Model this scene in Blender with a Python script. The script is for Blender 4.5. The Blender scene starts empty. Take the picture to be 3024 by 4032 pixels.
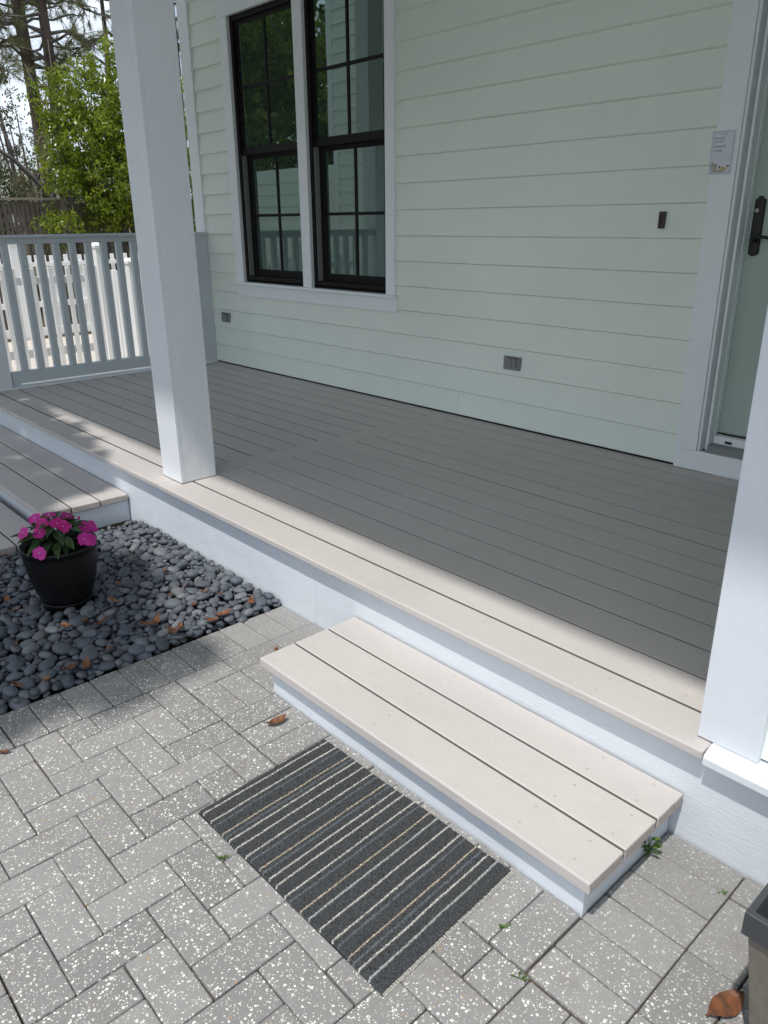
import bpy, bmesh, math, random
import numpy as np
from mathutils import Vector, Matrix, noise as mnoise
random.seed(7); RNG = np.random.default_rng(11)
sc = bpy.context.scene
COL = sc.collection
R = math.radians

# ------------------------------------------------------------------ camera
CAM = Vector((2.3229, -1.5516, 1.4757))
yaw, pit, rol = R(-47.7761), R(-20.7174), R(-0.5201)
fw = Vector((math.sin(yaw)*math.cos(pit), math.cos(yaw)*math.cos(pit), math.sin(pit)))
ri = fw.cross(Vector((0, 0, 1))).normalized(); up = ri.cross(fw)
ri2 = ri*math.cos(rol) + up*math.sin(rol); up2 = -ri*math.sin(rol) + up*math.cos(rol)
cd = bpy.data.cameras.new('camera'); cam = bpy.data.objects.new('camera', cd); COL.objects.link(cam)
m = Matrix((ri2, up2, -fw)).transposed().to_4x4(); m.translation = CAM; cam.matrix_world = m
cd.sensor_fit = 'VERTICAL'; cd.sensor_height = 36; cd.lens = 3022.6/4032*36
cd.clip_start = .02; cd.clip_end = 2000
sc.camera = cam
# ------------------------------------------------------------------ world, sun, exposure
TOSUN = Vector((.25, -1.0, 2.2)).normalized()
w = bpy.data.worlds.new('World'); sc.world = w; w.use_nodes = True
nt = w.node_tree; bg = nt.nodes['Background']
sky = nt.nodes.new('ShaderNodeTexSky'); sky.sky_type = 'NISHITA'; sky.sun_disc = False
sky.sun_elevation = math.asin(TOSUN.z); sky.sun_rotation = math.atan2(TOSUN.x, TOSUN.y)
sky.air_density = 1.0; sky.dust_density = 2.2; sky.ozone_density = 1.0
# thin bright cloud mixed over the whole sky dome
tc = nt.nodes.new('ShaderNodeTexCoord'); mp = nt.nodes.new('ShaderNodeMapping'); mp.inputs['Scale'].default_value = (1, 1, 2.2)
nz = nt.nodes.new('ShaderNodeTexNoise'); nz.inputs['Scale'].default_value = 2.6; nz.inputs['Detail'].default_value = 6
rp = nt.nodes.new('ShaderNodeValToRGB'); rp.color_ramp.elements[0].position = .38; rp.color_ramp.elements[1].position = .62
mxs = nt.nodes.new('ShaderNodeMix'); mxs.data_type = 'RGBA'
nt.links.new(tc.outputs['Generated'], mp.inputs[0]); nt.links.new(mp.outputs[0], nz.inputs['Vector']); nt.links.new(nz.outputs[0], rp.inputs[0])
nt.links.new(rp.outputs[0], mxs.inputs[0]); nt.links.new(sky.outputs[0], mxs.inputs[6]); mxs.inputs[7].default_value = (9.5, 10.4, 11.6, 1)
nt.links.new(mxs.outputs[2], bg.inputs[0])
bg.inputs[1].default_value = .13
sd = bpy.data.lights.new('sun', 'SUN'); sun = bpy.data.objects.new('sun', sd); COL.objects.link(sun)
sd.energy = 3.6; sd.angle = R(1.3); sd.color = (1, .965, .915)
sun.rotation_euler = TOSUN.to_track_quat('Z', 'Y').to_euler(); sun.location = (0, -6, 12)
sc.view_settings.view_transform = 'Standard'; sc.view_settings.look = 'None'
sc.view_settings.exposure = 0.0; sc.view_settings.gamma = 1
sc.view_settings.use_curve_mapping = False
sc.cycles.max_bounces = 10; sc.cycles.diffuse_bounces = 6; sc.cycles.transparent_max_bounces = 8

# ------------------------------------------------------------------ helpers
def P(o, parent):
    if parent is not None: o.parent = parent
    return o
def link(name, me, mat=None, parent=None, loc=None, rot=None, scl=None):
    o = bpy.data.objects.new(name, me); COL.objects.link(o)
    if mat is not None and me is not None and not me.materials: me.materials.append(mat)
    if parent is not None: o.parent = parent
    if loc is not None: o.location = loc
    if rot is not None: o.rotation_euler = rot
    if scl is not None: o.scale = scl
    return o
def empty(name, loc=(0, 0, 0), parent=None):
    o = bpy.data.objects.new(name, None); COL.objects.link(o); o.location = loc; o.empty_display_size = .1
    if parent is not None: o.parent = parent
    return o
def tag(o, label=None, cat=None, group=None, kind=None):
    if label: o['label'] = label
    if cat: o['category'] = cat
    if group: o['group'] = group
    if kind: o['kind'] = kind
    return o
def mesh_bm(bm, name='m', smooth=False):
    me = bpy.data.meshes.new(name); bm.normal_update(); bm.to_mesh(me); bm.free()
    if smooth: me.shade_smooth()
    return me
def add_box(bm, x0, x1, y0, y1, z0, z1, bev=0., seg=2):
    vs = [bm.verts.new(p) for p in [(x0,y0,z0),(x1,y0,z0),(x1,y1,z0),(x0,y1,z0),(x0,y0,z1),(x1,y0,z1),(x1,y1,z1),(x0,y1,z1)]]
    fs = [bm.faces.new([vs[i] for i in f]) for f in [(3,2,1,0),(4,5,6,7),(0,1,5,4),(1,2,6,5),(2,3,7,6),(3,0,4,7)]]
    if bev > 0:
        es = list({e for f in fs for e in f.edges})
        bmesh.ops.bevel(bm, geom=es, offset=bev, segments=seg, profile=.5, affect='EDGES')
def box_me(x0, x1, y0, y1, z0, z1, bev=0., seg=2, name='m'):
    bm = bmesh.new(); add_box(bm, x0, x1, y0, y1, z0, z1, bev, seg); return mesh_bm(bm, name)
def box(name, x0, x1, y0, y1, z0, z1, mat, parent=None, bev=0., seg=2):
    off = parent.location if parent is not None and parent.parent is None else (Vector((0,0,0)) if parent is None else parent.location + parent.parent.location)
    c = Vector(((x0+x1)/2, (y0+y1)/2, z0))
    me = box_me(x0-c.x, x1-c.x, y0-c.y, y1-c.y, 0, z1-z0, bev, seg, name)
    return link(name, me, mat, parent, c - off)
def boxes(name, bl, mat, parent=None, bev=0.):
    bm = bmesh.new()
    for b in bl: add_box(bm, *b, bev)
    return link(name, mesh_bm(bm, name), mat, parent)
def np_mesh(name, verts, faces, smooth=False):
    verts = np.asarray(verts, np.float32).reshape(-1, 3); faces = np.asarray(faces, np.int32)
    me = bpy.data.meshes.new(name); k = faces.shape[1]; n = len(faces)
    me.vertices.add(len(verts)); me.vertices.foreach_set('co', verts.ravel())
    me.loops.add(n*k); me.loops.foreach_set('vertex_index', faces.ravel())
    me.polygons.add(n); me.polygons.foreach_set('loop_start', np.arange(0, n*k, k, dtype=np.int32))
    me.polygons.foreach_set('loop_total', np.full(n, k, np.int32))
    me.update(calc_edges=True)
    me.shade_smooth() if smooth else me.shade_flat()
    return me
def lathe_me(prof, seg=40, name='m', smooth=True):
    bm = bmesh.new(); rings = []
    for r, z in prof:
        rings.append([bm.verts.new((r*math.cos(2*math.pi*i/seg), r*math.sin(2*math.pi*i/seg), z)) for i in range(seg)])
    for a, b in zip(rings, rings[1:]):
        for i in range(seg): bm.faces.new([a[i], a[(i+1) % seg], b[(i+1) % seg], b[i]])
    return mesh_bm(bm, name, smooth)
def tube(bm, pts, radii, seg=8):
    rings = []
    for i, p in enumerate(pts):
        p = Vector(p); d = (Vector(pts[min(i+1, len(pts)-1)]) - Vector(pts[max(i-1, 0)])).normalized()
        a = d.orthogonal().normalized() if not rings else (prevA - d*prevA.dot(d)).normalized()
        prevA = a; b = d.cross(a)
        rings.append([bm.verts.new(p + (a*math.cos(2*math.pi*k/seg) + b*math.sin(2*math.pi*k/seg))*radii[i]) for k in range(seg)])
    for q, r_ in zip(rings, rings[1:]):
        for k in range(seg): bm.faces.new([q[k], q[(k+1) % seg], r_[(k+1) % seg], r_[k]])
    bm.faces.new(rings[-1]); bm.faces.new(rings[0][::-1])
def tube_me(pts, radii, seg=8, smooth=True, name='m'):
    bm = bmesh.new(); tube(bm, pts, radii, seg); return mesh_bm(bm, name, smooth)

# ------------------------------------------------------------------ materials
class NT:
    def __init__(s, name):
        s.m = bpy.data.materials.new(name); s.m.use_nodes = True; s.t = s.m.node_tree
        s.b = s.t.nodes['Principled BSDF']; s.out = s.t.nodes['Material Output']
    def n(s, ty, **kw):
        x = s.t.nodes.new(ty)
        for k, v in kw.items():
            if k.startswith('_'): setattr(x, k[1:], v)
            else: x.inputs[k.replace('__', ' ')].default_value = v
        return x
    def l(s, a, b): s.t.links.new(a, b)
    def pos(s, scale=(1, 1, 1)):
        g = s.n('ShaderNodeNewGeometry'); mp_ = s.n('ShaderNodeMapping'); mp_.inputs['Scale'].default_value = scale
        s.l(g.outputs['Position'], mp_.inputs[0]); return mp_.outputs[0]
    def noise(s, vec, scale, detail=4, rough=.55):
        x = s.n('ShaderNodeTexNoise'); x.inputs['Scale'].default_value = scale; x.inputs['Detail'].default_value = detail; x.inputs['Roughness'].default_value = rough
        s.l(vec, x.inputs['Vector']); return x.outputs[0]
    def ramp(s, v, stops):
        x = s.n('ShaderNodeValToRGB'); e = x.color_ramp.elements
        while len(e) < len(stops): e.new(.5)
        for q, (p_, c) in zip(e, stops):
            q.position = p_; q.color = (c if hasattr(c, '__len__') else (c, c, c)) + (1,) if hasattr(c, '__len__') else (c, c, c, 1)
        s.l(v, x.inputs[0]); return x.outputs[0]
    def mix(s, fac, a, b, mode='MIX'):
        x = s.n('ShaderNodeMix'); x.data_type = 'RGBA'; x.blend_type = mode
        for i, v in ((0, fac), (6, a), (7, b)):
            if hasattr(v, 'is_output'): s.l(v, x.inputs[i])
            elif i == 0: x.inputs[0].default_value = v
            else: x.inputs[i].default_value = tuple(v) + (1,)
        return x.outputs[2]
    def math(s, op, a, b=0., clamp=False):
        x = s.n('ShaderNodeMath'); x.operation = op; x.use_clamp = clamp
        for i, v in ((0, a), (1, b)):
            if hasattr(v, 'is_output'): s.l(v, x.inputs[i])
            else: x.inputs[i].default_value = v
        return x.outputs[0]
    def bump(s, h, strength=.3, dist=.002):
        x = s.n('ShaderNodeBump'); x.inputs['Strength'].default_value = strength; x.inputs['Distance'].default_value = dist
        s.l(h, x.inputs['Height']); s.l(x.outputs[0], s.b.inputs['Normal'])
    def rnd(s):
        return s.n('ShaderNodeObjectInfo').outputs['Random']
    def base(s, v):
        if hasattr(v, 'is_output'): s.l(v, s.b.inputs['Base Color'])
        else: s.b.inputs['Base Color'].default_value = tuple(v) + (1,)
    def rough(s, v, spec=None):
        if hasattr(v, 'is_output'): s.l(v, s.b.inputs['Roughness'])
        else: s.b.inputs['Roughness'].default_value = v
        if spec is not None: s.b.inputs['Specular IOR Level'].default_value = spec

def painted(name, c, rough=.5, grain=(1, 1, 1), gs=60, bstr=.25, bdist=.0015, var=.05, dirt=0., dirtc=(.3, .27, .22), spec=.4, rndv=0.):
    q = NT(name); v = q.pos(grain); n1 = q.noise(v, gs, 6, .6); n2 = q.noise(q.pos(), 1.7, 3)
    d = tuple(x*(1-var*2) for x in c)
    col = q.mix(q.ramp(n2, [(.3, 0.), (.7, 1.)]), d, c)
    if rndv:
        col = q.mix(q.math('MULTIPLY', q.rnd(), rndv), col, tuple(x*.7 for x in c))
    if dirt > 0:
        n3 = q.noise(q.pos(), 9, 8, .7); col = q.mix(q.math('MULTIPLY', q.ramp(n3, [(.55, 0.), (.78, 1.)]), dirt), col, dirtc)
    q.base(col); q.rough(rough, spec); q.bump(n1, bstr, bdist); return q.m
WHITE_SUNLIT = painted('white_trim_sunlit', (.67, .71, .755), .45, (2, 2, 1), 18, .5, .003, .03, .15)  # white trim again, colour lowered where the wing stands in sun
WHITE = painted('white_trim_shaded', (.83, .86, .87), .45, (1, 1, 1), 45, .35, .002, .02, .12)  # white trim colour raised to make up for the porch shade
WHITECOL = painted('white_column_paint', (.765, .80, .83), .45, (2.5, 2.5, 1), 14, .7, .004, .03, .3, (.50, .52, .54))
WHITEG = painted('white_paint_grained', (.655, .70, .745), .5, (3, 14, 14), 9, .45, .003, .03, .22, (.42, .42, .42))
WHITEB = painted('white_vinyl', (.80, .81, .82), .4, (1, 1, 1), 30, .1, .001, .02)
RAILP = painted('railing_paint', (.60, .65, .68), .45, (1, 1, 1), 40, .2, .001, .03)
SIDING = painted('pale_green_siding', (.79, .85, .77), .6, (1.2, 10, 10), 14, .25, .0012, .03, .11, (.45, .5, .45), rndv=.06)
DOORC = painted('door_green_paint', (.40, .50, .44), .35, (1, 1, 1), 50, .15, .001, .03)
CEIL = painted('porch_ceiling_paint', (.70, .74, .74), .6)
BRONZE = painted('dark_bronze_frame', (.011, .0095, .009), .6, (1, 1, 1), 60, .1, .0005, .05, spec=.18)
BLACKM = painted('black_metal', (.012, .012, .013), .4, (1, 1, 1), 80, .2, .0006, .05)
GREYP = painted('grey_plastic', (.23, .24, .235), .45, (1, 1, 1), 80, .1, .0005, .05)
BROWNM = painted('brown_bronze', (.055, .035, .032), .4)
DARKR = painted('dark_grey_plastic', (.05, .053, .06), .42, (1, 1, 1), 120, .2, .0007, .06, .25, (.25, .25, .25))
FENCEW = painted('weathered_fence_wood', (.26, .22, .185), .85, (30, 30, 2), 3, .4, .003, .2, .3, (.2, .18, .15), .1, rndv=.4)
FENCEC = painted('weathered_post_wood', (.34, .30, .25), .85, (30, 30, 2), 3, .4, .003, .2, .3, (.3, .28, .25), .1)
BARK = painted('pine_bark', (.15, .118, .10), .95, (6, 6, 1.2), 5, 1., .03, .3, .4, (.05, .04, .035), .05)
TWIG = painted('grey_branch', (.16, .14, .13), .9, (5, 5, 5), 6, .6, .01, .2)
SOIL = painted('potting_soil', (.02, .013, .009), .95, (1, 1, 1), 120, 1., .006, .2, .5, (.10, .07, .05), .1)
DARKIN = painted('dark_interior', (.012, .014, .013), .9)
SCREW = painted('screw_metal', (.30, .28, .26), .5)

def deckmat(name, c, gr):
    q = NT(name); v = q.pos(gr); n1 = q.noise(v, 12, 8, .65); n2 = q.noise(q.pos(), 2.2, 4); n3 = q.noise(q.pos((1, 1, 1)), 38, 8, .75)
    col = q.mix(q.ramp(n2, [(.3, 0.), (.7, 1.)]), tuple(x*.93 for x in c), c)
    col = q.mix(q.math('MULTIPLY', q.ramp(n1, [(.35, 1.), (.6, 0.)]), .10), col, tuple(x*.6 for x in c))
    col = q.mix(q.math('MULTIPLY', q.ramp(n3, [(.66, 0.), (.76, 1.)]), .35), col, (.33, .30, .27))
    sc_ = q.noise(q.pos((1, 2.5, 1)), 6, 6, .7); col = q.mix(q.math('MULTIPLY', q.ramp(sc_, [(.5, 0.), (.72, 1.)]), .16), col, (.36, .34, .32))
    col = q.mix(q.math('MULTIPLY', q.rnd(), .2), col, tuple(x*.82 for x in c))
    q.base(col); q.rough(q.ramp(n2, [(.2, .42), (.8, .6)]), .35)
    h = q.math('ADD', q.math('MULTIPLY', n1, .7), q.math('MULTIPLY', q.noise(q.pos(), 140, 2), .3)); q.bump(h, .6, .003); return q.m
DECK = deckmat('beige_deck_paint', (.54, .507, .485), (2.2, 16, 16))

def endgrain():
    q = NT('board_end_grain'); g = q.pos((1, 1, 1)); wv = q.n('ShaderNodeTexWave'); wv.wave_type = 'RINGS'; wv.inputs['Scale'].default_value = 55; wv.inputs['Distortion'].default_value = 4
    q.l(g, wv.inputs[0]); q.base(q.mix(wv.outputs[1], (.36, .32, .29), (.55, .50, .46))); q.rough(.7); q.bump(wv.outputs[1], .8, .003); return q.m
ENDG = endgrain()

def pavermat():
    q = NT('speckled_concrete_paver'); pv = q.pos(); r = q.rnd()
    # shift texture per paver so that every stone differs
    co = q.n('ShaderNodeCombineXYZ'); q.l(q.math('MULTIPLY', r, 37.), co.inputs[2])
    ad = q.n('ShaderNodeVectorMath'); ad.operation = 'ADD'; q.l(pv, ad.inputs[0]); q.l(co.outputs[0], ad.inputs[1]); v = ad.outputs[0]
    fine = q.noise(v, 420, 3, .7); mid = q.noise(v, 26, 6, .65); big = q.noise(pv, 2.3, 4)
    base = q.mix(r, (.245, .243, .238), (.345, .340, .330))
    base = q.mix(q.ramp(fine, [(.3, 0.), (.72, 1.)]), q.mix(.5, base, (.13, .128, .125)), base)
    base = q.mix(q.math('MULTIPLY', q.ramp(mid, [(.4, 0.), (.7, 1.)]), .3), base, (.20, .20, .205))
    warp = q.n('ShaderNodeTexNoise'); warp.inputs['Scale'].default_value = 190; q.l(v, warp.inputs['Vector'])
    wv = q.n('ShaderNodeVectorMath'); wv.operation = 'MULTIPLY_ADD'; wv.inputs[1].default_value = (.009,)*3; q.l(warp.outputs[1], wv.inputs[0]); q.l(v, wv.inputs[2])
    # two sizes of pale stone chip
    def chips(scale, thr, dens):
        x = q.n('ShaderNodeTexVoronoi'); x.inputs['Scale'].default_value = scale; q.l(wv.outputs[0], x.inputs['Vector'])
        sep = q.n('ShaderNodeSeparateColor'); q.l(x.outputs['Color'], sep.inputs[0])
        pick = q.math('GREATER_THAN', sep.outputs[0], q.math('ADD', q.math('MULTIPLY', r, .24), dens-.11))
        size = q.math('ADD', q.math('MULTIPLY', sep.outputs[1], thr), thr*.55)
        return q.math('MULTIPLY', q.math('LESS_THAN', x.outputs['Distance'], size), pick), sep.outputs[2]
    c1, t1 = chips(112, .245, .56); c2, t2 = chips(215, .25, .58)
    # chips are hidden where the face is still covered with cement skin
    skin = q.noise(v, 11, 5, .7); sk = q.ramp(skin, [(.30, 0.), (.44, 1.)])
    gy = q.n('ShaderNodeSeparateXYZ'); q.l(pv, gy.inputs[0])
    near = q.ramp(q.math('ADD', q.math('MULTIPLY', gy.outputs[1], 1.), 1.), [(.50, 1.), (.80, .35)])
    ck = q.math('MULTIPLY', q.math('MAXIMUM', c1, c2), q.math('MULTIPLY', sk, near))
    chipc = q.mix(t1, (.70, .68, .60), (.84, .83, .78))
    chipc = q.mix(q.math('GREATER_THAN', t1, .985), chipc, (.45, .26, .10))
    col = q.mix(ck, base, chipc)
    st = q.ramp(q.noise(pv, 5.5, 5, .6), [(.60, 0.), (.74, 1.)])
    col = q.mix(q.math('MULTIPLY', st, .32), col, (.15, .125, .10))
    st2 = q.math('MULTIPLY', q.ramp(q.noise(pv, 60, 6, .7), [(.66, 0.), (.74, 1.)]), .4)
    col = q.mix(st2, col, (.52, .52, .52))
    q.base(col); q.rough(.85, .25)
    q.bump(q.math('ADD', q.math('MULTIPLY', fine, .6), q.math('MULTIPLY', mid, .6)), .6, .0022); return q.m
PAVER = pavermat()
def sandmat():
    q = NT('joint_sand'); n = q.noise(q.pos(), 300, 4); n2 = q.noise(q.pos(), 8, 4)
    q.base(q.mix(q.ramp(n2, [(.45, 0.), (.6, 1.)]), q.mix(n, (.04, .036, .032), (.10, .09, .08)), q.mix(n, (.08, .045, .03), (.17, .13, .10)))); q.rough(.95, .1); q.bump(n, .8, .003); return q.m
SAND = sandmat()
def pebmat():
    q = NT('slate_pebble'); r = q.rnd(); v = q.pos(); n = q.noise(v, 60, 5, .6); n2 = q.noise(v, 9, 4); vn = q.noise(v, 260, 3)
    vc = q.n('ShaderNodeVertexColor'); vc.layer_name = 'tone'; sp = q.n('ShaderNodeSeparateColor'); q.l(vc.outputs[0], sp.inputs[0])
    rr = q.math('FRACT', q.math('ADD', r, sp.outputs[0]))
    col = q.ramp(rr, [(0., (.070, .080, .097)), (.35, (.115, .130, .152)), (.6, (.092, .108, .132)), (.82, (.165, .182, .20)), (.94, (.205, .22, .235)), (1., (.13, .12, .125))])
    col = q.mix(q.math('MULTIPLY', n, .45), col, (.035, .04, .05))
    col = q.mix(q.math('MULTIPLY', q.ramp(n2, [(.5, 0.), (.75, 1.)]), .3), col, (.17, .18, .19))
    col = q.mix(q.math('MULTIPLY', q.ramp(vn, [(.64, 0.), (.72, 1.)]), .35), col, (.26, .27, .28))
    q.base(col); q.rough(q.ramp(n, [(.3, .5), (.7, .72)]), .35); q.bump(vn, .25, .001); return q.m
PEB = pebmat()
def leafmat(name, c1, c2, rough=.35, trans=.35, c3=None):
    q = NT(name); vc = q.n('ShaderNodeVertexColor'); vc.layer_name = 'tone'; sp = q.n('ShaderNodeSeparateColor'); q.l(vc.outputs[0], sp.inputs[0])
    f = q.math('FRACT', q.math('ADD', sp.outputs[0], q.rnd()))
    col = q.mix(f, c1, c2)
    if c3: col = q.mix(q.math('GREATER_THAN', f, .8), col, c3)
    q.base(col); q.rough(rough, .45)
    tr = q.n('ShaderNodeBsdfTranslucent'); q.l(q.mix(.5, col, c2), tr.inputs[0])
    mx = q.n('ShaderNodeMixShader'); mx.inputs[0].default_value = trans
    q.l(q.b.outputs[0], mx.inputs[1]); q.l(tr.outputs[0], mx.inputs[2]); q.l(mx.outputs[0], q.out.inputs[0]); return q.m
LEAFB = leafmat('bright_glossy_leaf', (.095, .155, .012), (.27, .33, .03), .22, .45)
LEAFD = leafmat('dark_leaf', (.03, .055, .015), (.075, .105, .035), .4, .3)
LEAFO = leafmat('olive_twig_leaf', (.12, .115, .055), (.22, .20, .11), .6, .35)
NEEDLE = leafmat('pine_needle', (.10, .135, .04), (.20, .225, .07), .5, .35, (.26, .22, .08))
IMPL = leafmat('impatiens_leaf', (.022, .055, .018), (.06, .11, .03), .4, .25)
PETAL = leafmat('pink_petal', (.50, .014, .22), (.66, .045, .38), .5, .3)
PETALW = leafmat('pale_petal_centre', (.78, .45, .6), (.8, .5, .65), .5, .2)
WEED = leafmat('weed_leaf', (.06, .12, .02), (.13, .22, .05), .5, .35)
def drymat():
    q = NT('dry_brown_leaf'); n = q.noise(q.pos(), 60, 5); r = q.rnd()
    col = q.mix(r, (.17, .060, .022), (.30, .135, .055)); col = q.mix(q.ramp(n, [(.4, 0.), (.65, 1.)]), col, (.075, .034, .018))
    q.base(col); q.rough(.45, .4); q.bump(n, .5, .002); return q.m
DRY = drymat()
def glassmat():
    q = NT('window_glass'); q.base((.032, .048, .042)); q.rough(.0); q.b.inputs['IOR'].default_value = 2.9
    q.b.inputs['Specular Tint'].default_value = (.78, 1., .90, 1)
    n = q.noise(q.pos(), 1.6, 2); q.bump(n, .05, .01); return q.m
GLASS = glassmat()
def groundmat():
    q = NT('pine_straw_ground'); n = q.noise(q.pos(), 2.5, 8, .7); n2 = q.noise(q.pos(), 40, 5)
    q.base(q.mix(n2, q.mix(n, (.07, .05, .03), (.16, .12, .075)), (.06, .07, .03))); q.rough(.95, .1); q.bump(n2, 1., .02); return q.m
GROUND = groundmat()
def pathmat():
    q = NT('pale_paving'); n = q.noise(q.pos(), 5, 5); n2 = q.noise(q.pos(), 90, 4)
    q.base(q.mix(q.ramp(n2, [(.6, 0.), (.7, 1.)]), q.mix(n, (.46, .42, .37), (.6, .56, .50)), (.34, .24, .17))); q.rough(.9, .2); q.bump(n2, .5, .004); return q.m
PALEP = pathmat()

# ------------------------------------------------------------------ key dimensions (metres)
H = .3025      # deck top
D = 2.0714     # house wall sheathing behind the lap siding
PD = .1481     # deck board pitch
RISER = .040   # deck skirt face
ST = .134      # step top

# ------------------------------------------------------------------ setting: ground, pavement, pebble bed
gm = np_mesh('ground', [(-400, -400, -.06), (400, -400, -.06), (400, 400, -.06), (-400, 400, -.06)], [(0, 1, 2, 3)])
tag(link('ground', gm, GROUND), kind='structure')
pth = box('side_path', -8.85, -4.02, -3, 9, -.05, -.004, PALEP); tag(pth, kind='structure')
yard = box('paver_sand_bed', -.06, 6.0, -5.0, .038, -.055, -.012, SAND); tag(yard, kind='structure')
court = boxes('court_paving', [(-.056, 9, -9, -2.20, -.05, -.002), (2.79, 9, -2.199, .036, -.05, -.002)], PAVER); tag(court, kind='structure')
pavement = empty('paver_pavement', (1, -.6, 0)); tag(pavement, kind='structure')
G = .1015
def pav_mesh(lx, ly):
    bm = bmesh.new(); add_box(bm, -lx/2, lx/2, -ly/2, ly/2, -.05, 0, 0)
    es = [e for e in bm.edges if all(v.co.z > -.001 for v in e.verts)]
    vert = [e for e in bm.edges if abs(e.verts[0].co.z - e.verts[1].co.z) > .01]
    bmesh.ops.bevel(bm, geom=es+vert, offset=.0042, segments=2, profile=.5, affect='EDGES')
    me = mesh_bm(bm, 'paver'); me.materials.append(PAVER); return me
_pc = {}
def paver(x0, x1, y0, y1):
    gap = .0014
    lx, ly = x1-x0-2*gap, y1-y0-2*gap
    if lx < .02 or ly < .02: return
    k = (round(lx, 3), round(ly, 3))
    if k not in _pc: _pc[k] = pav_mesh(lx, ly)
    o = bpy.data.objects.new('paver', _pc[k]); COL.objects.link(o); o.parent = pavement
    c = Vector(((x0+x1)/2 + random.uniform(-.0008, .0008), (y0+y1)/2 + random.uniform(-.0008, .0008), random.uniform(-.0018, .0012)))
    o.location = c - pavement.location
    o.rotation_euler = (random.uniform(-.006, .006), random.uniform(-.006, .006), random.uniform(-.008, .008))
X0, Y0 = .452, -1.0665
# soldier course against the pebbles
for k in range(-16, 11):
    y = -.986 + .1031*k
    paver(-.056, .146, y, min(y+.1031, .036))
# border of upright pavers round the step
yy = -.555
for k in range(6):
    paver(.247, .447, yy + k*.0985, yy + (k+1)*.0985)
xx = .447; k = 0
while xx < 1.64:
    paver(xx, min(xx+.1005, 1.655), -.555, -.349); xx += .1005
for y0, y1 in ((-.555, -.457), (-.457, -.356), (-.356, -.256), (-.256, -.152), (-.152, -.052), (-.052, .036)):
    paver(1.655, 1.856, y0, y1)
# cut fillers between the courses
for y0, y1 in ((-.557, -.3715), (-.3715, -.163), (-.163, .036)): paver(.146, .247, y0, y1)
for y0, y1 in ((-.555, -.458), (-.458, -.256), (-.256, -.056), (-.056, .036)): paver(1.856, 1.9735, y0, y1)
# herringbone field
def region_clip(x0, x1, y0, y1):
    if y0 >= -.56 and x1 < 1.98: return None
    if x1 <= .15: return None
    x0 = max(x0, .146)
    if x0 < 1.97 < x1 and y0 >= -.56: x0 = 1.974
    if x0 < 1.97: y1 = min(y1, -.557)
    else: y1 = min(y1, .036)
    return (x0, x1, y0, y1)
for i in range(-5, 22):
    for j in range(-10, 12):
        k = (i + j) % 4; x, y = X0 + i*G, Y0 + j*G
        if k == 1: q = region_clip(x, x+2*G, y, y+G)
        elif k == 3: q = region_clip(x, x+G, y, y+2*G)
        else: continue
        if q and q[1]-q[0] > .02 and q[3]-q[2] > .02: paver(*q)

# pebble bed ----------------------------------------------------------------------------------
bed = box('pebble_bed_soil', -3.6, -.057, -3.2, .038, -.058, -.020, SOIL); tag(bed, kind='structure')
def peb_mesh(seed, sub=2):
    bm = bmesh.new(); bmesh.ops.create_icosphere(bm, subdivisions=sub, radius=1)
    rs = random.Random(seed); o = Vector((rs.uniform(-9, 9), rs.uniform(-9, 9), rs.uniform(-9, 9))); ex = rs.uniform(.75, 1.0)
    for v in bm.verts:
        n = mnoise.noise(v.co*.75 + o); p = v.co.copy()
        p = Vector((math.copysign(abs(p.x)**ex, p.x), math.copysign(abs(p.y)**ex, p.y), math.copysign(abs(p.z)**1.08, p.z)))
        v.co = p*(1 + .17*n)
    return mesh_bm(bm, 'pebble', True)
PEBM = [peb_mesh(s) for s in range(14)]; PEBLOW = [peb_mesh(s, 1) for s in range(6)]
for me in PEBM:
    me.materials.append(PEB)
    a = me.color_attributes.new('tone', 'FLOAT_COLOR', 'POINT'); a.data.foreach_set('color', np.tile([0, 0, 0, 1.], len(me.vertices)).astype(np.float32))
rs = random.Random(5); pts = []
cell = {}
def try_add(x, y, r, z, fac):
    cx, cy = int(x/.075), int(y/.075)
    for a in range(cx-1, cx+2):
        for b in range(cy-1, cy+2):
            for (px, py, pr, pz) in cell.get((a, b), ()):
                if (px-x)**2 + (py-y)**2 < ((pr+r)*fac)**2 and abs(pz-z) < .014: return False
    cell.setdefault((cx, cy), []).append((x, y, r, z)); pts.append((x, y, r, z)); return True
def in_bed(x, y, r):
    if x > -.058 - r*.55 or y > .036 - r*.7: return False
    if y > -.43 and x < -1.45 + r: return False
    if y > -.9 and x < -1.34 + r: return False
    return True
for layer, (z, fac, tries) in enumerate(((-.006, .80, 34000), (.012, .84, 34000))):
    for _ in range(tries):
        x, y = rs.uniform(-2.9, -.06), rs.uniform(-2.5, .05)
        r = rs.choice((.016, .020, .023, .026, .029, .032))*rs.uniform(.9, 1.12)
        if not in_bed(x, y, r): continue
        if (x+.67)**2 + (y+.607)**2 < (.092+r*.6)**2: continue
        dd = (Vector((x, y, 0)) - CAM).length
        try_add(x, y, r, z, fac)
    for _ in range(9000):
        x, y = rs.uniform(-1.6, -.06), rs.uniform(-1.6, .05); r = rs.uniform(.009, .014)
        if not in_bed(x, y, r) or (x+.67)**2 + (y+.607)**2 < .01: continue
        try_add(x, y, r, z + .002, .86)
xf = []
for (x, y, r, z) in pts:
    e = rs.uniform(.72, .95); L = r*rs.uniform(1.0, 1.22); Wd = r*e; T = r*rs.uniform(.48, .70)
    zz = z + T*.35 + rs.uniform(-.003, .006)
    ro = (rs.gauss(0, .22), rs.gauss(0, .22), rs.uniform(0, 6.28))
    if rs.random() < .07: ro = (rs.uniform(.6, 1.2), rs.gauss(0, .2), ro[2])
    xf.append((x, y, zz, ro, (L, Wd, T)))
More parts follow.
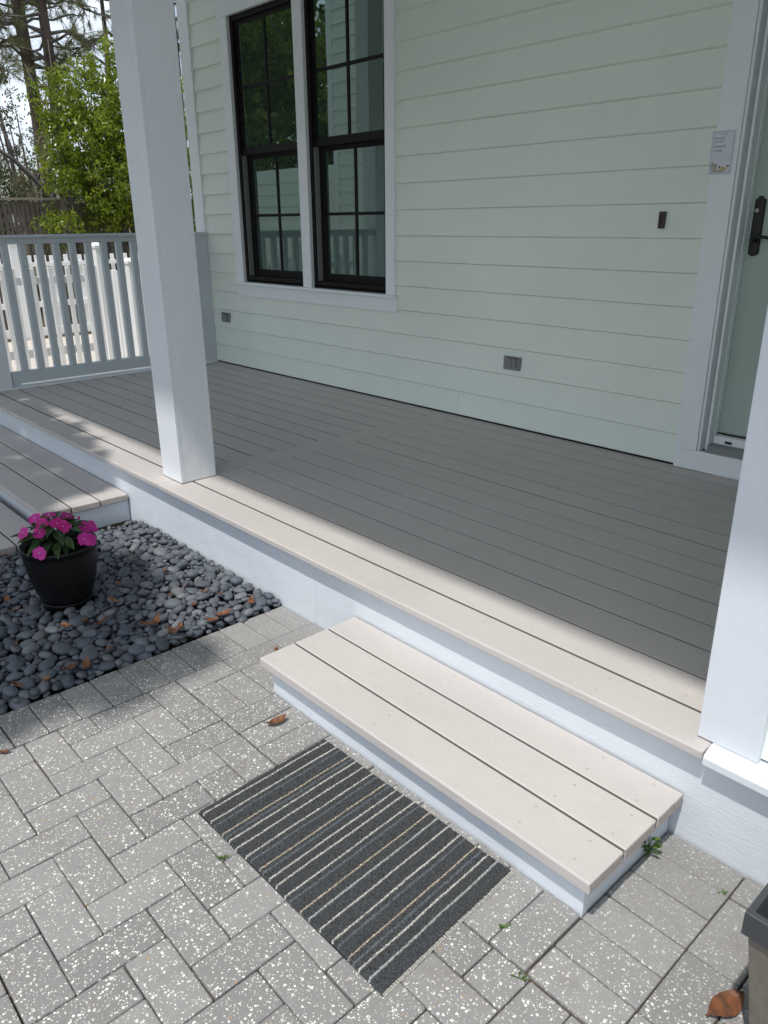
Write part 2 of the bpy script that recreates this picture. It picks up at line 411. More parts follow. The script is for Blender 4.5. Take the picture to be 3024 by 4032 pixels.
def shows(t):
    v = Vector(t[:3]) - CAM; d = v.dot(fw); u = v.dot(ri2)/d*3022.6 + 1512; w_ = 2016 - v.dot(up2)/d*3022.6
    return 0 < u < 3024 and 0 < w_ < 4032
top = [t for t in xf if t[2] > .008 and shows(t)]; top.sort(key=lambda t: -(t[4][0]*t[4][1])/((Vector(t[:3])-CAM).length_squared))
ind = top[:300]; ids = {id(t) for t in ind}
for t in ind:
    o = link('pebble', rs.choice(PEBM), None, None, t[:3], t[3], t[4])
    tag(o, 'smooth dark slate-grey pebble lying in the bed between porch and pavers', 'pebble', 'pebbles of the bed by the porch')
V, F, T = [], [], []; off = 0
for t in xf:
    if id(t) in ids: continue
    me = rs.choice(PEBM if shows(t) else PEBLOW); nv = len(me.vertices); co = np.empty(nv*3, np.float32); me.vertices.foreach_get('co', co); co = co.reshape(-1, 3)
    M = (Matrix.Translation(t[:3]) @ __import__('mathutils').Euler(t[3]).to_matrix().to_4x4() @ Matrix.Diagonal((*t[4], 1)))
    A = np.array(M); V.append(co @ A[:3, :3].T + A[:3, 3]); tri = np.empty(len(me.polygons)*3, np.int32); me.loops.foreach_get('vertex_index', tri)
    F.append(tri.reshape(-1, 3) + off); off += nv; T.append(np.full(nv, rs.random(), np.float32))
me = np_mesh('pebbles', np.concatenate(V), np.concatenate(F), True); me.materials.append(PEB)
tt = np.concatenate(T); a = me.color_attributes.new('tone', 'FLOAT_COLOR', 'POINT'); a.data.foreach_set('color', np.stack([tt, tt, tt, np.ones_like(tt)], 1).ravel().astype(np.float32))
pb = link('pebbles', me); tag(pb, 'mass of small dark pebbles filling the bed beside the porch', 'pebbles', kind='stuff')

# ------------------------------------------------------------------ deck
deck = empty('porch_deck', (-1, 1, H)); tag(deck, kind='structure')
SIDE = painted('board_side_dark', (.19, .172, .155), .9)  # darker side faces so the gaps between boards read dark
def board(name, x0, x1, y0, y1, ztop, th, mat, parent, bev=.004, ends=False, dark_sides=(True, True)):
    c = Vector(((x0+x1)/2, (y0+y1)/2, ztop)); me = box_me(x0-c.x, x1-c.x, y0-c.y, y1-c.y, -th, 0, bev, 3, name)
    me.materials.append(mat)
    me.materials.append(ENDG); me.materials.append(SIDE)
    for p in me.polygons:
        if (p.normal.y < -.9 and dark_sides[0]) or (p.normal.y > .9 and dark_sides[1]): p.material_index = 2
    if ends:
        for p in me.polygons:
            if abs(p.normal.x) > .9: p.material_index = 1
    return link(name, me, None, parent, c - parent.location + Vector((0, 0, random.uniform(-.0007, .0007))), (0, 0, random.uniform(-.0004, .0004)))
SCRM = lathe_me([(0.0001, .0002), (.0018, .0003), (.0026, .0008), (.0034, .0006), (.0034, -.002)], 10, 'screw_head', False); SCRM.materials.append(SCREW)
def screws(bd, xs, ys):
    for x in xs:
        for y in ys:
            link('screw_head', SCRM, None, bd, (x + random.uniform(-.012, .012), y + random.uniform(-.008, .008), -.0004))
g = .0035
b = board('deck_board', -3.86, -1.0105, 0, PD-g, H, .026, DECK, deck, .005, False, (False, True)); screws(b, (-.9, -.35, .2, .75, 1.25), (-.035, .03))
b = board('deck_board', -1.0085, 1.722, 0, PD-g, H, .026, DECK, deck, .005, True, (False, True))
# notch for the corner of the wing: shorten the visible part behind it
screws(b, (-1.2, -.75, -.3, .15, .6, 1.05), (-.04, .035))
for k in range(1, 14):
    y0, y1 = k*PD, min((k+1)*PD - g, D - .006)
    gl = random.uniform(0, .0012)
    b = board('deck_board', -3.86, -1.0895, y0 + .004 + gl, y1, H, .026, DECK, deck, .0014)
    if k < 3: screws(b, (-.6, .0, .6, 1.2), (-.04, .04))
    b = board('deck_board', -.9315, 1.684, y0 + .0022, y1, H, .026, DECK, deck, .0018)
    if k < 3: screws(b, (-1.1, -.5, .1, .7, 1.2), (-.04, .04))
board('divider_board', -1.0865, -.9345, PD+.001, D-.006, H, .026, DECK, deck)
boxes('joists', [(-3.8, 1.66, .30, .34, H-.20, H-.03), (-3.8, 1.66, 1.1, 1.14, H-.20, H-.03), (-3.8, 1.66, 1.8, 1.84, H-.20, H-.03)], DARKIN, deck).location = -deck.location
sub = box('deck_subfloor', -3.84, 1.66, .08, D-.02, H-.06, H-.034, DARKIN, deck)
def rough_face(name, x0, x1, y, z0, z1, mat, parent, th=.03, amp=.0015, bow=True):
    nx = max(4, int((x1-x0)/.05)); nz_ = 8; vs = []; fs = []
    for j in range(nz_+1):
        for i in range(nx+1):
            x = x0 + (x1-x0)*i/nx; z = z0 + (z1-z0)*j/nz_
            d = amp*mnoise.noise(Vector((x*2.1, z*7, y))) + amp*.6*mnoise.noise(Vector((x*11, z*15, y+3)))
            vs.append((x, y + d, z))
    for j in range(nz_):
        for i in range(nx):
            a_ = j*(nx+1) + i; fs.append((a_, a_+1, a_+nx+2, a_+nx+1))
    n0 = len(vs)
    for (x, z) in ((x0, z0), (x1, z0), (x1, z1), (x0, z1)): vs.append((x, y+th, z))
    fs.append((n0+3, n0+2, n0+1, n0)); c00, c10, c11, c01 = 0, nx, (nx+1)*(nz_+1)-1, (nx+1)*nz_
    fs += [(c10, n0+1, n0+2, c11), (n0, c00, c01, n0+3), (c01, c11, n0+2, n0+3)]
    me = np_mesh(name, vs, fs, False); me.shade_smooth() if False else None
    me.materials.append(mat); o = link(name, me, None, parent); 
    if parent is not None: o.location = -parent.location
    return o
rough_face('deck_skirt', -3.84, .17, RISER, -.05, H-.027, WHITEG, deck)
rough_face('deck_skirt', .1705, 4.6, RISER, -.05, H-.027, WHITEG, deck)

# ------------------------------------------------------------------ front step
step = empty('front_step', (1.05, -.16, 0)); tag(step, 'low beige three-board wooden step with white sides below the porch', 'step')
ys = [.0385, -.0919, -.2356, -.379]; xr = (1.681, 1.681, 1.681); xl_ = (.414, .4135, .413)
for k in range(3):
    b = board('tread_board', xl_[k], xr[k], ys[k+1] + (0 if k == 2 else .0), ys[k] - .0055, ST, .034, DECK, step, .005, True, (k < 2, True))
    screws(b, (-.58, -.12, .42, .575), (-.04, .035))
boxes('step_skirt', [(.437, 1.653, -.347, -.325, -.03, ST-.0345)], WHITEG, step).location = -step.location
boxes('step_skirt', [(.4385, .458, -.3245, .037, -.03, ST-.0345)], WHITEG, step).location = -step.location
boxes('step_skirt', [(1.6315, 1.652, -.3245, .037, -.03, ST-.0345)], WHITEG, step).location = -step.location

# ------------------------------------------------------------------ left steps
ls = empty('side_step', (-2.4, -.2, 0)); tag(ls, 'beige wooden box step with white side beyond the flower pot', 'step')
ysl = [.0385, -.1155, -.268, -.418]
for k in range(3):
    board('tread_board', -4.1, -1.445 + random.uniform(-.004, .004), ysl[k+1], ysl[k] - .007, ST, .034, DECK, ls, .005, True, (k < 2, True))
boxes('step_skirt', [(-1.49, -1.468, -.395, .037, -.03, ST-.0345)], WHITEG, ls).location = -ls.location
boxes('step_skirt', [(-4.08, -1.4905, -.395, -.373, -.03, ST-.0345)], WHITEG, ls).location = -ls.location
lp = empty('lower_step', (-2.4, -.65, 0)); tag(lp, 'lowest beige plank landing at the edge of the pebbles behind the pot', 'step')
for k in range(3):
    board('tread_board', -4.1, -1.355, -.428-(k+1)*.152, -.428-k*.152-.007, .048, .034, DECK, lp, .005, True)
boxes('step_skirt', [(-4.08, -1.38, -.86, -.845, -.05, .0135), (-1.40, -1.38, -.8445, -.44, -.05, .0135)], WHITEG, lp).location = -lp.location

# ------------------------------------------------------------------ house
house = empty('house', (-1, D, 0)); tag(house, 'pale green clapboard house wall with white trim, black windows and door', 'house')
def hb(name, x0, x1, y0, y1, z0, z1, mat, bev=.002, parent=None): return box(name, x0, x1, y0, y1, z0, z1, mat, parent or house, bev)
ZS = .1546; Z1 = H + .0033
def siding(x0, x1, z0, zt, parent, yface=D, mat=SIDING):
    # lap board: thick lower edge, thin top tucked under the next one
    zt2 = zt + .022
    def yf(z): return yface - .018 + .0175*(z-z0)/(ZS+.022)
    ch, cdp = .0055, .009       # chamfered drip edge, shaped to darken the line under each lap
    prof_ = [(yf(z0)+cdp, z0), (yf(z0), z0+ch), (yf(zt2), zt2), (yface+.004, zt2), (yface+.004, z0)]
    c = Vector(((x0+x1)/2, yface, z0)); n = len(prof_)
    vs = [Vector((x, y, z)) - c for x in (x0, x1) for y, z in prof_]
    bm = bmesh.new(); bv = [bm.verts.new(v) for v in vs]
    for i in range(n): bm.faces.new([bv[i], bv[i+n], bv[(i+1) % n + n], bv[(i+1) % n]])
    bm.faces.new(bv[:n]); bm.faces.new(bv[n:][::-1]); bmesh.ops.recalc_face_normals(bm, faces=bm.faces)
    me = mesh_bm(bm, 'siding_board'); me.materials.append(mat)
    return link('siding_board', me, None, parent, c - parent.location)
SPL = -.94
for k in range(0, 21):
    z0 = H + .009 if k == 0 else Z1 + k*ZS; zt = Z1 + (k+1)*ZS
    if k == 0: siding(-3.90, SPL-.0012, z0, zt, house); siding(SPL+.0012, .60, z0, zt, house)
    elif z0 < .92: siding(-3.90, .60, z0, zt, house)
    else:
        siding(-3.90, -3.38, z0, zt, house); siding(-1.56, .60, z0, zt, house)
    siding(1.62, 1.70, z0, zt, house)
boxes('wall_core', [(-4.02, -3.34, D+.006, D+.2, -.05, 5.6), (-3.34, -1.60, D+.006, D+.2, -.05, 1.03), (-3.34, -1.60, D+.006, D+.2, 2.915, 5.6), (-1.60, .645, D+.006, D+.2, -.05, 5.6), (.645, 1.62, D+.006, D+.2, 2.5, 5.6), (1.62, 4.6, D+.006, D+.2, -.05, 5.6)], DARKIN, house).location = -house.location
hb('corner_board', -4.045, -3.892, D-.026, D+.005, -.03, 3.5, WHITE)
hb('corner_board', -4.046, -4.021, D+.0055, D+.12, -.03, 3.5, WHITE)
# side wall of the house beyond the corner
boxes('side_wall', [(-4.02, -3.95, D+.2, 8, -.05, 5.6)], SIDING, house).location = -house.location
# windows ---------------------------------------------------------------------
def window(xa, xb):
    wn = empty('window', Vector(((xa+xb)/2, D, 1.04)) - house.location, house)
    o = wn.location + house.location
    def wb(name, x0, x1, y0, y1, z0, z1, mat, bev=.0015):
        c = Vector(((x0+x1)/2, (y0+y1)/2, z0)); me = box_me(x0-c.x, x1-c.x, y0-c.y, y1-c.y, 0, z1-z0, bev, 1, name)
        return link(name, me, mat, wn, c - o)
    zb, zt = 1.040, 2.905; zm0, zm1 = 1.968, 2.022; yA = D - .002
    # outer frame
    wb('frame', xa, xa+.034, yA, D+.10, zb, zt, BRONZE); wb('frame', xb-.034, xb, yA, D+.10, zb, zt, BRONZE)
    wb('frame', xa+.0345, xb-.0345, yA-.004, D+.10, zb, zb+.028, BRONZE); wb('frame', xa+.0345, xb-.0345, yA, D+.10, zt-.034, zt, BRONZE)
    # upper sash sits forward, lower sash behind it
    yu, yl = D+.018, D+.055
    wb('sash_rail', xa+.0345, xb-.0345, yu, yu+.034, zm0, zm1, BRONZE)
    wb('sash_stile', xa+.0345, xa+.058, yu+.001, yu+.03, zm1+.0003, zt-.0345, BRONZE); wb('sash_stile', xb-.058, xb-.0345, yu+.001, yu+.03, zm1+.0003, zt-.0345, BRONZE)
    wb('sash_rail', xa+.0583, xb-.0583, yu+.001, yu+.03, zt-.06, zt-.0348, BRONZE)
    x0, x1 = xa+.0585, xb-.0585; xm = (x0+x1)/2; zmid = (zm1 + zt-.06)/2
    wb('muntin', xm-.0105, xm+.0105, yu+.004, yu+.019, zm1+.0005, zt-.0603, BRONZE)
    wb('muntin', x0, x1, yu+.0055, yu+.0175, zmid-.0105, zmid+.0105, BRONZE)
    for a_, b_ in ((x0, xm-.0106), (xm+.0106, x1)):
        for c_, d_ in ((zm1+.0005, zmid-.0106), (zmid+.0106, zt-.0605)): wb('pane', a_, b_, yu+.012, yu+.016, c_, d_, GLASS, 0)
    wb('sash_stile', xa+.0345, xa+.086, yl, yl+.032, zb+.0285, zm0+.02, BRONZE); wb('sash_stile', xb-.060, xb-.0345, yl, yl+.032, zb+.0285, zm0+.02, BRONZE)
    wb('sash_rail', xa+.0865, xb-.0605, yl, yl+.032, zb+.0285, zb+.082, BRONZE); wb('sash_rail', xa+.0865, xb-.0605, yl+.001, yl+.032, zm0-.03, zm0+.02, BRONZE)
    wb('track', xa+.0348, xa+.040, D+.008, D+.052, zb+.0285, zm0-.001, GREYP)
    x0, x1 = xa+.0868, xb-.0608; xm = (x0+x1)/2; z0, z1 = zb+.0823, zm0-.0305; zmid = (z0+z1)/2
    wb('muntin', xm-.0105, xm+.0105, yl+.004, yl+.019, z0, z1, BRONZE); wb('muntin', x0, x1, yl+.0055, yl+.0175, zmid-.0105, zmid+.0105, BRONZE)
    for a_, b_ in ((x0, xm-.0106), (xm+.0106, x1)):
        for c_, d_ in ((z0, zmid-.0106), (zmid+.0106, z1)): wb('pane', a_, b_, yl+.012, yl+.016, c_, d_, GLASS, 0)
    return wn
window(-3.330, -2.520); window(-2.412, -1.604)
boxes('room_darkness', [(-3.5, -1.4, D+.21, D+.25, .8, 3.1)], DARKIN, house).location = -house.location
yc0, yc1 = D - .028, D + .002
hb('casing', -3.442, -3.332, yc0, yc1, 1.0205, 2.907, WHITE); hb('casing', -2.518, -2.414, yc0, yc1, 1.0205, 2.907, WHITE); hb('casing', -1.602, -1.516, yc0, yc1, 1.0205, 2.907, WHITE)
hb('casing', -3.46, -1.498, yc0-.003, yc1, 2.9075, 3.06, WHITE)
hb('window_sill', -3.488, -1.496, D-.050, D+.03, 1.0, 1.020, WHITE, .003); hb('window_apron', -3.442, -1.502, yc0+.004, yc1, .908, .9995, WHITE)
# door -----------------------------------------------------------------------
A_ = 2.0544
hb('door_casing', .550, .6595, A_-.014, D+.002, .4045, 2.62, WHITE, .003)
hb('door_casing', .550, 1.64, A_-.014, D+.002, H+.002, .404, WHITE, .003)
hb('door_moulding', .660, .673, A_-.006, A_+.16, .4050, 2.5, WHITE, .003)
hb('door_jamb', .6735, .685, A_+.048, A_+.16, .4055, 2.5, WHITE); hb('door_jamb', .6855, .698, A_+.022, A_+.16, .4055, 2.5, WHITE, .003); hb('door_jamb', .6985, .7025, A_+.075, A_+.16, .4055, 2.5, WHITE, .001)
door = empty('door', Vector((1.2, D+.09, .46)) - house.location, house); do = door.location + house.location
def db(name, x0, x1, y0, y1, z0, z1, mat, bev=.002):
    c = Vector(((x0+x1)/2, (y0+y1)/2, z0)); return link(name, box_me(x0-c.x, x1-c.x, y0-c.y, y1-c.y, 0, z1-z0, bev, 2, name), mat, door, c - do)
db('slab', .7045, 1.63, A_+.100, A_+.145, .487, 2.49, DOORC)
db('weather_strip', .7028, .7043, A_+.094, A_+.1, .487, 2.49, WHITE, 0)
db('threshold', .7030, 1.62, A_+.0, A_+.16, .4035, .438, GREYP, .004); db('threshold', .7030, 1.62, A_+.06, A_+.099, .4385, .478, WHITE, .003)
db('sweep', .7046, 1.62, A_+.094, A_+.0995, .481, .489, BLACKM, 0)
db('drip_vent', .765, .797, A_+.055, A_+.0605, .449, .460, BLACKM, 0)
# lock plate with arched ends, keyhole, lever
def plate():
    bm = bmesh.new(); zA, zB, x0, x1 = 1.315, 1.568, .721, .767; n = 6
    out = [(x0, zA+.012), (x0+.010, zA+.004), ((x0+x1)/2, zA), (x1-.010, zA+.004), (x1, zA+.012), (x1, zB-.014), (x1-.010, zB-.010), (x1-.014, zB-.002), ((x0+x1)/2, zB), (x0+.014, zB-.002), (x0+.010, zB-.010), (x0, zB-.014)]
    f = bm.faces.new([bm.verts.new((x, A_+.0995, z)) for x, z in out]); r_ = bmesh.ops.extrude_face_region(bm, geom=[f])
    vs = [v for v in r_['geom'] if isinstance(v, bmesh.types.BMVert)]
    for v in vs: v.co.y -= .012
    bmesh.ops.recalc_face_normals(bm, faces=bm.faces); bmesh.ops.bevel(bm, geom=[e for e in bm.edges if all(abs(v.co.y-(A_+.0875)) < 1e-4 for v in e.verts)], offset=.003, segments=2, affect='EDGES')
    o = link('handle_plate', mesh_bm(bm, 'handle_plate'), BLACKM, door); o.location = -do
plate()
lk = link('lock_cylinder', lathe_me([(.0001, .004), (.0075, .004), (.0085, .0025), (.0085, -.002)], 20, 'lock_cylinder'), painted('nickel', (.55, .55, .55), .3), door); lk.rotation_euler = (R(90), 0, 0); lk.location = Vector((.737, A_+.085, 1.508)) - do
kh = db('keyhole', .7360, .7380, A_+.0803, A_+.0812, 1.5045, 1.5115, BLACKM, 0)
lv = link('handle_lever', tube_me([(.744, A_+.088, 1.386), (.744, A_+.052, 1.386), (.75, A_+.044, 1.388), (.78, A_+.040, 1.400), (.82, A_+.040, 1.396), (.855, A_+.042, 1.388)], [.011, .0095, .0085, .0075, .007, .0065], 10, True, 'handle_lever'), BLACKM, door); lv.location = -do
# outlets, doorbell -------------------------------------------------------------
def outlet(x0, x1, z0, z1):
    ob = empty('outlet_cover', Vector(((x0+x1)/2, D-.02, z0)) - house.location, house); oo = ob.location + house.location
    def q(name, a, b_, c_, d_, e, f, mat, bev=.002):
        c = Vector(((a+b_)/2, (c_+d_)/2, e)); link(name, box_me(a-c.x, b_-c.x, c_-c.y, d_-c.y, 0, f-e, bev, 2, name), mat, ob, c - oo)
    yb = D - .006; q('plate', x0, x1, yb-.020, yb, z0, z1, GREYP, .003)
    w_ = x1-x0; h_ = z1-z0
    for a in (.30, .56): q('flap', x0+w_*a, x0+w_*(a+.23), yb-.030, yb-.0205, z0+h_*.2, z0+h_*.86, GREYP, .003)
    q('hinge', x0+w_*.26, x0+w_*.9, yb-.026, yb-.0205, z0+h_*.865, z0+h_*.95, painted('grey_hinge', (.12, .12, .12), .5), .001)
outlet(-3.742, -3.615, .668, .746); outlet(-.577, -.456, .652, .730)
bell = hb('doorbell', .321, .349, D-.031, D-.006, 1.434, 1.509, BROWNM, .002); tag(bell, 'small dark brown doorbell on the siding')
hb('doorbell_button', .331, .339, D-.034, D-.0313, 1.452, 1.488, BLACKM, .001)
# wing to the right of the porch
hb('wing_corner_board', 1.685, 1.829, .044, .075, H+.003, 5.2, WHITE_SUNLIT, .003)
hb('wing_corner_board', 1.6855, 1.712, .0755, .17, H+.003, 5.2, WHITE_SUNLIT, .003)
for k in range(0, 32):
    z0 = H + .006 if k == 0 else Z1 + k*ZS; siding(1.8292, 4.6, z0, Z1+(k+1)*ZS, house, .078)
boxes('wing_core', [(1.72, 4.6, .0765, D+.006, -.05, 5.2)], SIDING, house).location = -house.location
bm = bmesh.new()
prof = [(.0755, .305), (.04, .305), (.018, .300), (.004, .293), (.0005, .286), (.001, .268), (.012, .262), (.039, .258)]
a_ = [bm.verts.new((1.7245, y, z)) for y, z in prof]; b_ = [bm.verts.new((4.6, y, z)) for y, z in prof]
for i in range(len(prof)-1): bm.faces.new([a_[i], b_[i], b_[i+1], a_[i+1]])
bm.faces.new(a_[::-1]); bmesh.ops.recalc_face_normals(bm, faces=bm.faces)
hl = link('water_table_ledge', mesh_bm(bm), WHITE_SUNLIT, house); hl.location = -house.location
# porch roof: eave shades the deck
bm = bmesh.new(); ye, ze = -1.35, 4.0
pr = [(ye, ze), (ye, ze-.16), (ye+.02, ze-.16), (ye+.02, ze-.08), (D, ze+.06), (D, ze+.95)]
a_ = [bm.verts.new((-4.5, y, z)) for y, z in pr]; b_ = [bm.verts.new((4.6, y, z)) for y, z in pr]
for i in range(len(pr)): bm.faces.new([a_[i], b_[i], b_[(i+1) % len(pr)], a_[(i+1) % len(pr)]])
bm.faces.new(a_[::-1]); bm.faces.new(b_); bmesh.ops.recalc_face_normals(bm, faces=bm.faces)
rf = link('porch_roof', mesh_bm(bm), CEIL, house); rf.location = -house.location
hb('porch_beam', -4.07, 1.684, .09, .27, 3.70, 3.96, WHITE)

# porch columns ------------------------------------------------------------------
CW = .1876
def column(xr_, label):
    c = empty('porch_column', (xr_-CW/2, .085+CW/2, H)); tag(c, label, 'column', 'square porch columns')
    w2 = CW/2; t = .019; hh_ = 3.398
    for x0_, x1_, y0_, y1_ in ((-w2, w2, -w2, -w2+t), (-w2, w2, w2-t, w2), (w2-t, w2-.0005, -w2+t+.0003, w2-t-.0003), (-w2+.0005, -w2+t, -w2+t+.0003, w2-t-.0003)):
        link('face_board', box_me(x0_, x1_, y0_, y1_, 0, hh_, .0012, 2, 'face_board'), WHITECOL, c)
    link('base_caulk', box_me(-CW/2-.0012, CW/2+.0012, -CW/2-.0012, CW/2+.0012, 0.0006, .006, .001, 1), painted('caulk_line', (.30, .28, .26), .8), c)
    return c
column(-.924, 'square white porch column standing at the deck front in mid-photo')
column(-3.880, 'square porch column at the far left end carrying the railing')

# railing --------------------------------------------------------------------------
rail = empty('porch_railing', (-3.92, 1.16, H)); tag(rail, 'grey-white porch railing with slim balusters at the far end of deck', 'railing')
def rb(name, x0, x1, y0, y1, z0, z1, bev=.002): return box(name, x0, x1, y0, y1, z0, z1, RAILP, rail, bev)
rb('top_rail', -3.985, -3.868, .281, 2.075, 1.385, 1.407, .004); rb('sub_rail', -3.945, -3.90, .281, 1.929, 1.345, 1.3845)
rb('bottom_rail', -3.955, -3.895, .281, 1.929, .335, .425)
rb('foot_block', -3.955, -3.895, .2805, .34, H, .3345); rb('foot_block', -3.955, -3.895, 1.88, 1.929, H, .3345)
rb('wall_post', -3.965, -3.885, 1.9295, D-.015, H+.003, 1.3845)
bmesh_bal = None
for k in range(13):
    y = .393 + .1245*k
    if y > 1.90: break
    rb('baluster', -3.943, -3.900, y-.0235, y+.0235, .4255, 1.3445)
tr = box('deck_edge_trim', -4.005, -3.8615, .0, D-.03, H-.16, H+.012, WHITE, deck, .003)

# white picket fences ------------------------------------------------------------------
def cap_post(name, x, y, z, wdt, parent, mat=WHITEB):
    bm = bmesh.new(); h_ = wdt/2; add_box(bm, x-h_, x+h_, y-h_, y+h_, -.05, z-.055, .003, 1)
    o = link(name, mesh_bm(bm, name), mat, parent); o.location = -parent.location
    bm = bmesh.new(); e = h_+.008; v0 = [bm.verts.new((x+a*e, y+b_*e, z-.0545)) for a, b_ in ((-1,-1),(1,-1),(1,1),(-1,1))]; v1 = [bm.verts.new((x+a*e, y+b_*e, z-.03)) for a, b_ in ((-1,-1),(1,-1),(1,1),(-1,1))]
    v2 = [bm.verts.new((x+a*e*.6, y+b_*e*.6, z)) for a, b_ in ((-1,-1),(1,-1),(1,1),(-1,1))]
    for p_, q_ in ((v0, v1), (v1, v2)):
        for i in range(4): bm.faces.new([p_[i], p_[(i+1) % 4], q_[(i+1) % 4], q_[i]])
    bm.faces.new(v2); bm.faces.new(v0[::-1]); c = link('post_cap', mesh_bm(bm, 'post_cap'), mat, o); return o
PK = {}
def pickets(par, line, axis, fixed, th, wdt, z0, z1, mat=WHITEB, name='picket'):
    key = (axis, th, wdt, round(z0, 3), round(z1, 3), mat.name)
    if key not in PK:
        PK[key] = box_me(-th/2, th/2, -wdt/2, wdt/2, z0, z1, .003, 1, name) if axis == 'y' else box_me(-wdt/2, wdt/2, -th/2, th/2, z0, z1, .003, 1, name)
        PK[key].materials.append(mat)
    for t in line:
        o = bpy.data.objects.new(name, PK[key]); COL.objects.link(o); o.parent = par
        o.location = (Vector((fixed, t, 0)) if axis == 'y' else Vector((t, fixed, 0))) - par.location + Vector((random.uniform(-.004, .004), random.uniform(-.004, .004), random.uniform(-.006, .006))) - Vector((0, 0, 0))
        o.rotation_euler = (random.uniform(-.006, .006), random.uniform(-.006, .006), 0)
fn = empty('picket_fence', (-5.94, .8, 0)); tag(fn, 'nearer white picket fence just beyond the porch railing', 'fence', 'white picket fences')
pickets(fn, [1.06-.0905*k for k in range(1, 24)] + [1.06 + .0905*k for k in range(0, 10)], 'y', -5.94, .022, .046, .03, 1.075)
for z0, z1 in ((.915, .99), (.20, .28)): box('fence_rail', -5.99, -5.953, -1.2, 1.90, z0, z1, WHITEB, fn, .003)
cap_post('fence_post', -5.94, 1.955, 1.30, .108, fn); cap_post('fence_post', -5.94, -.25, 1.30, .108, fn)
fr = empty('picket_fence', (-5.2, 1.955, 0)); tag(fr, 'white picket return fence with capped post running towards the house corner', 'fence', 'white picket fences')
pickets(fr, [-5.82 + .085*k for k in range(0, 7)] + [-5.10 + .085*k for k in range(0, 7)], 'x', 1.955, .022, .046, .03, 1.03)
for z0, z1 in ((.88, .95), (.20, .28)): box('fence_rail', -5.88, -4.55, 1.968, 2.0, z0, z1, WHITEB, fr, .003)
cap_post('fence_post', -5.205, 1.955, 1.165, .112, fr)
ff = empty('picket_fence', (-8.95, 2.5, 0)); tag(ff, 'farther white picket fence across the pale path', 'fence', 'white picket fences')
pickets(ff, [.6 + .0975*k for k in range(0, 62)], 'y', -8.95, .022, .056, .02, 1.085)
for z0, z1 in ((.945, 1.0), (.415, .49), (.03, .142)): box('fence_rail', -8.935, -8.90, .5, 6.7, z0, z1, WHITEB, ff, .003)
for y in (2.05, 4.3, 6.5): cap_post('fence_post', -8.93, y, 1.30, .108, ff)

# brown board fence -------------------------------------------------------------------------
bf = empty('board_fence', (-10.2, 3.2, 0)); tag(bf, 'tall weathered brown slat fence with capped post behind the shrub', 'fence')
pickets(bf, [1.2 + .0655*k for k in range(0, 33)], 'y', -10.2, .02, .046, .02, 1.80, FENCEW, 'slat')
pickets(bf, [3.44 + .0655*k for k in range(0, 46)], 'y', -10.2, .02, .046, .02, 1.765, FENCEW, 'slat')
for y0, y1, zt in ((1.1, 3.24, 1.845), (3.35, 6.5, 1.795)):
    box('fence_rail', -10.25, -10.14, y0, y1, zt-.032, zt, FENCEC, bf, .003)
    for z0 in (zt-.22, .9, .25): box('fence_rail', -10.25, -10.215, y0, y1, z0, z0+.09, FENCEW, bf, .003)
cap_post('fence_post', -10.2, 3.295, 1.97, .10, bf, FENCEC); cap_post('fence_post', -10.2, 1.05, 1.97, .10, bf, FENCEC); cap_post('fence_post', -10.2, 5.75, 1.97, .10, bf, FENCEC)

# ------------------------------------------------------------------ foliage builders
def leaf_cloud(name, centres, L, Wd, up_bias=.35, mat=None, parent=None, seed=1):
    """centres: (n,3) leaf positions; each leaf is a folded four-point blade"""
    r = np.random.default_rng(seed); n = len(centres); c = np.asarray(centres)
    d = r.normal(size=(n, 3)); d[:, 2] += up_bias; d /= np.linalg.norm(d, axis=1)[:, None]
    a = r.normal(size=(n, 3)); s = np.cross(d, a); s /= np.linalg.norm(s, axis=1)[:, None]; nn = np.cross(s, d)
    l = L*r.uniform(.65, 1.25, n)[:, None]; wd = Wd*r.uniform(.7, 1.2, n)[:, None]
    p0 = c - d*l*.5; p1 = c + s*wd*.5 + nn*wd*.12 - d*l*.03; p2 = c + d*l*.5; p3 = c - s*wd*.5 + nn*wd*.12 - d*l*.03
    v = np.stack([p0, p1, p2, p3], 1).reshape(-1, 3); f = np.arange(n*4).reshape(-1, 4)
    f = np.concatenate([f[:, [0, 1, 2]], f[:, [0, 2, 3]]]); me = np_mesh(name, v, f)
    t = np.repeat(r.random(n), 4); at = me.color_attributes.new('tone', 'FLOAT_COLOR', 'POINT')
    at.data.foreach_set('color', np.stack([t*.6, t, t, np.ones_like(t)], 1).astype(np.float32).ravel()); me.materials.append(mat)
    o = link(name, me, None, parent)
    if parent is not None: o.location = -parent.location
    return o
def blob_points(blobs, per_vol, seed, shell=.45, twig=None):
    r = np.random.default_rng(seed); out = []
    for (x, y, z, rx, ry, rz) in blobs:
        n = int(per_vol*rx*ry*rz); 
        # leaves gather on small sprays so that gaps stay open between them
        ns = max(4, n//18); u = r.normal(size=(ns, 3)); u /= np.linalg.norm(u, axis=1)[:, None]; rad = (shell + (1-shell)*r.random(ns)**.6)*r.uniform(.75, 1.2, ns)
        sp = u*rad[:, None]*[rx, ry, rz] + [x, y, z]
        i = r.integers(0, ns, n); out.append(sp[i] + r.normal(size=(n, 3))*.048)
    return np.concatenate(out)
SHX = -9.65
sh = empty('broadleaf_shrub', (-9.7, 3.6, -.05)); tag(sh, 'bright green glossy-leaved shrub growing in front of the brown fence', 'shrub')
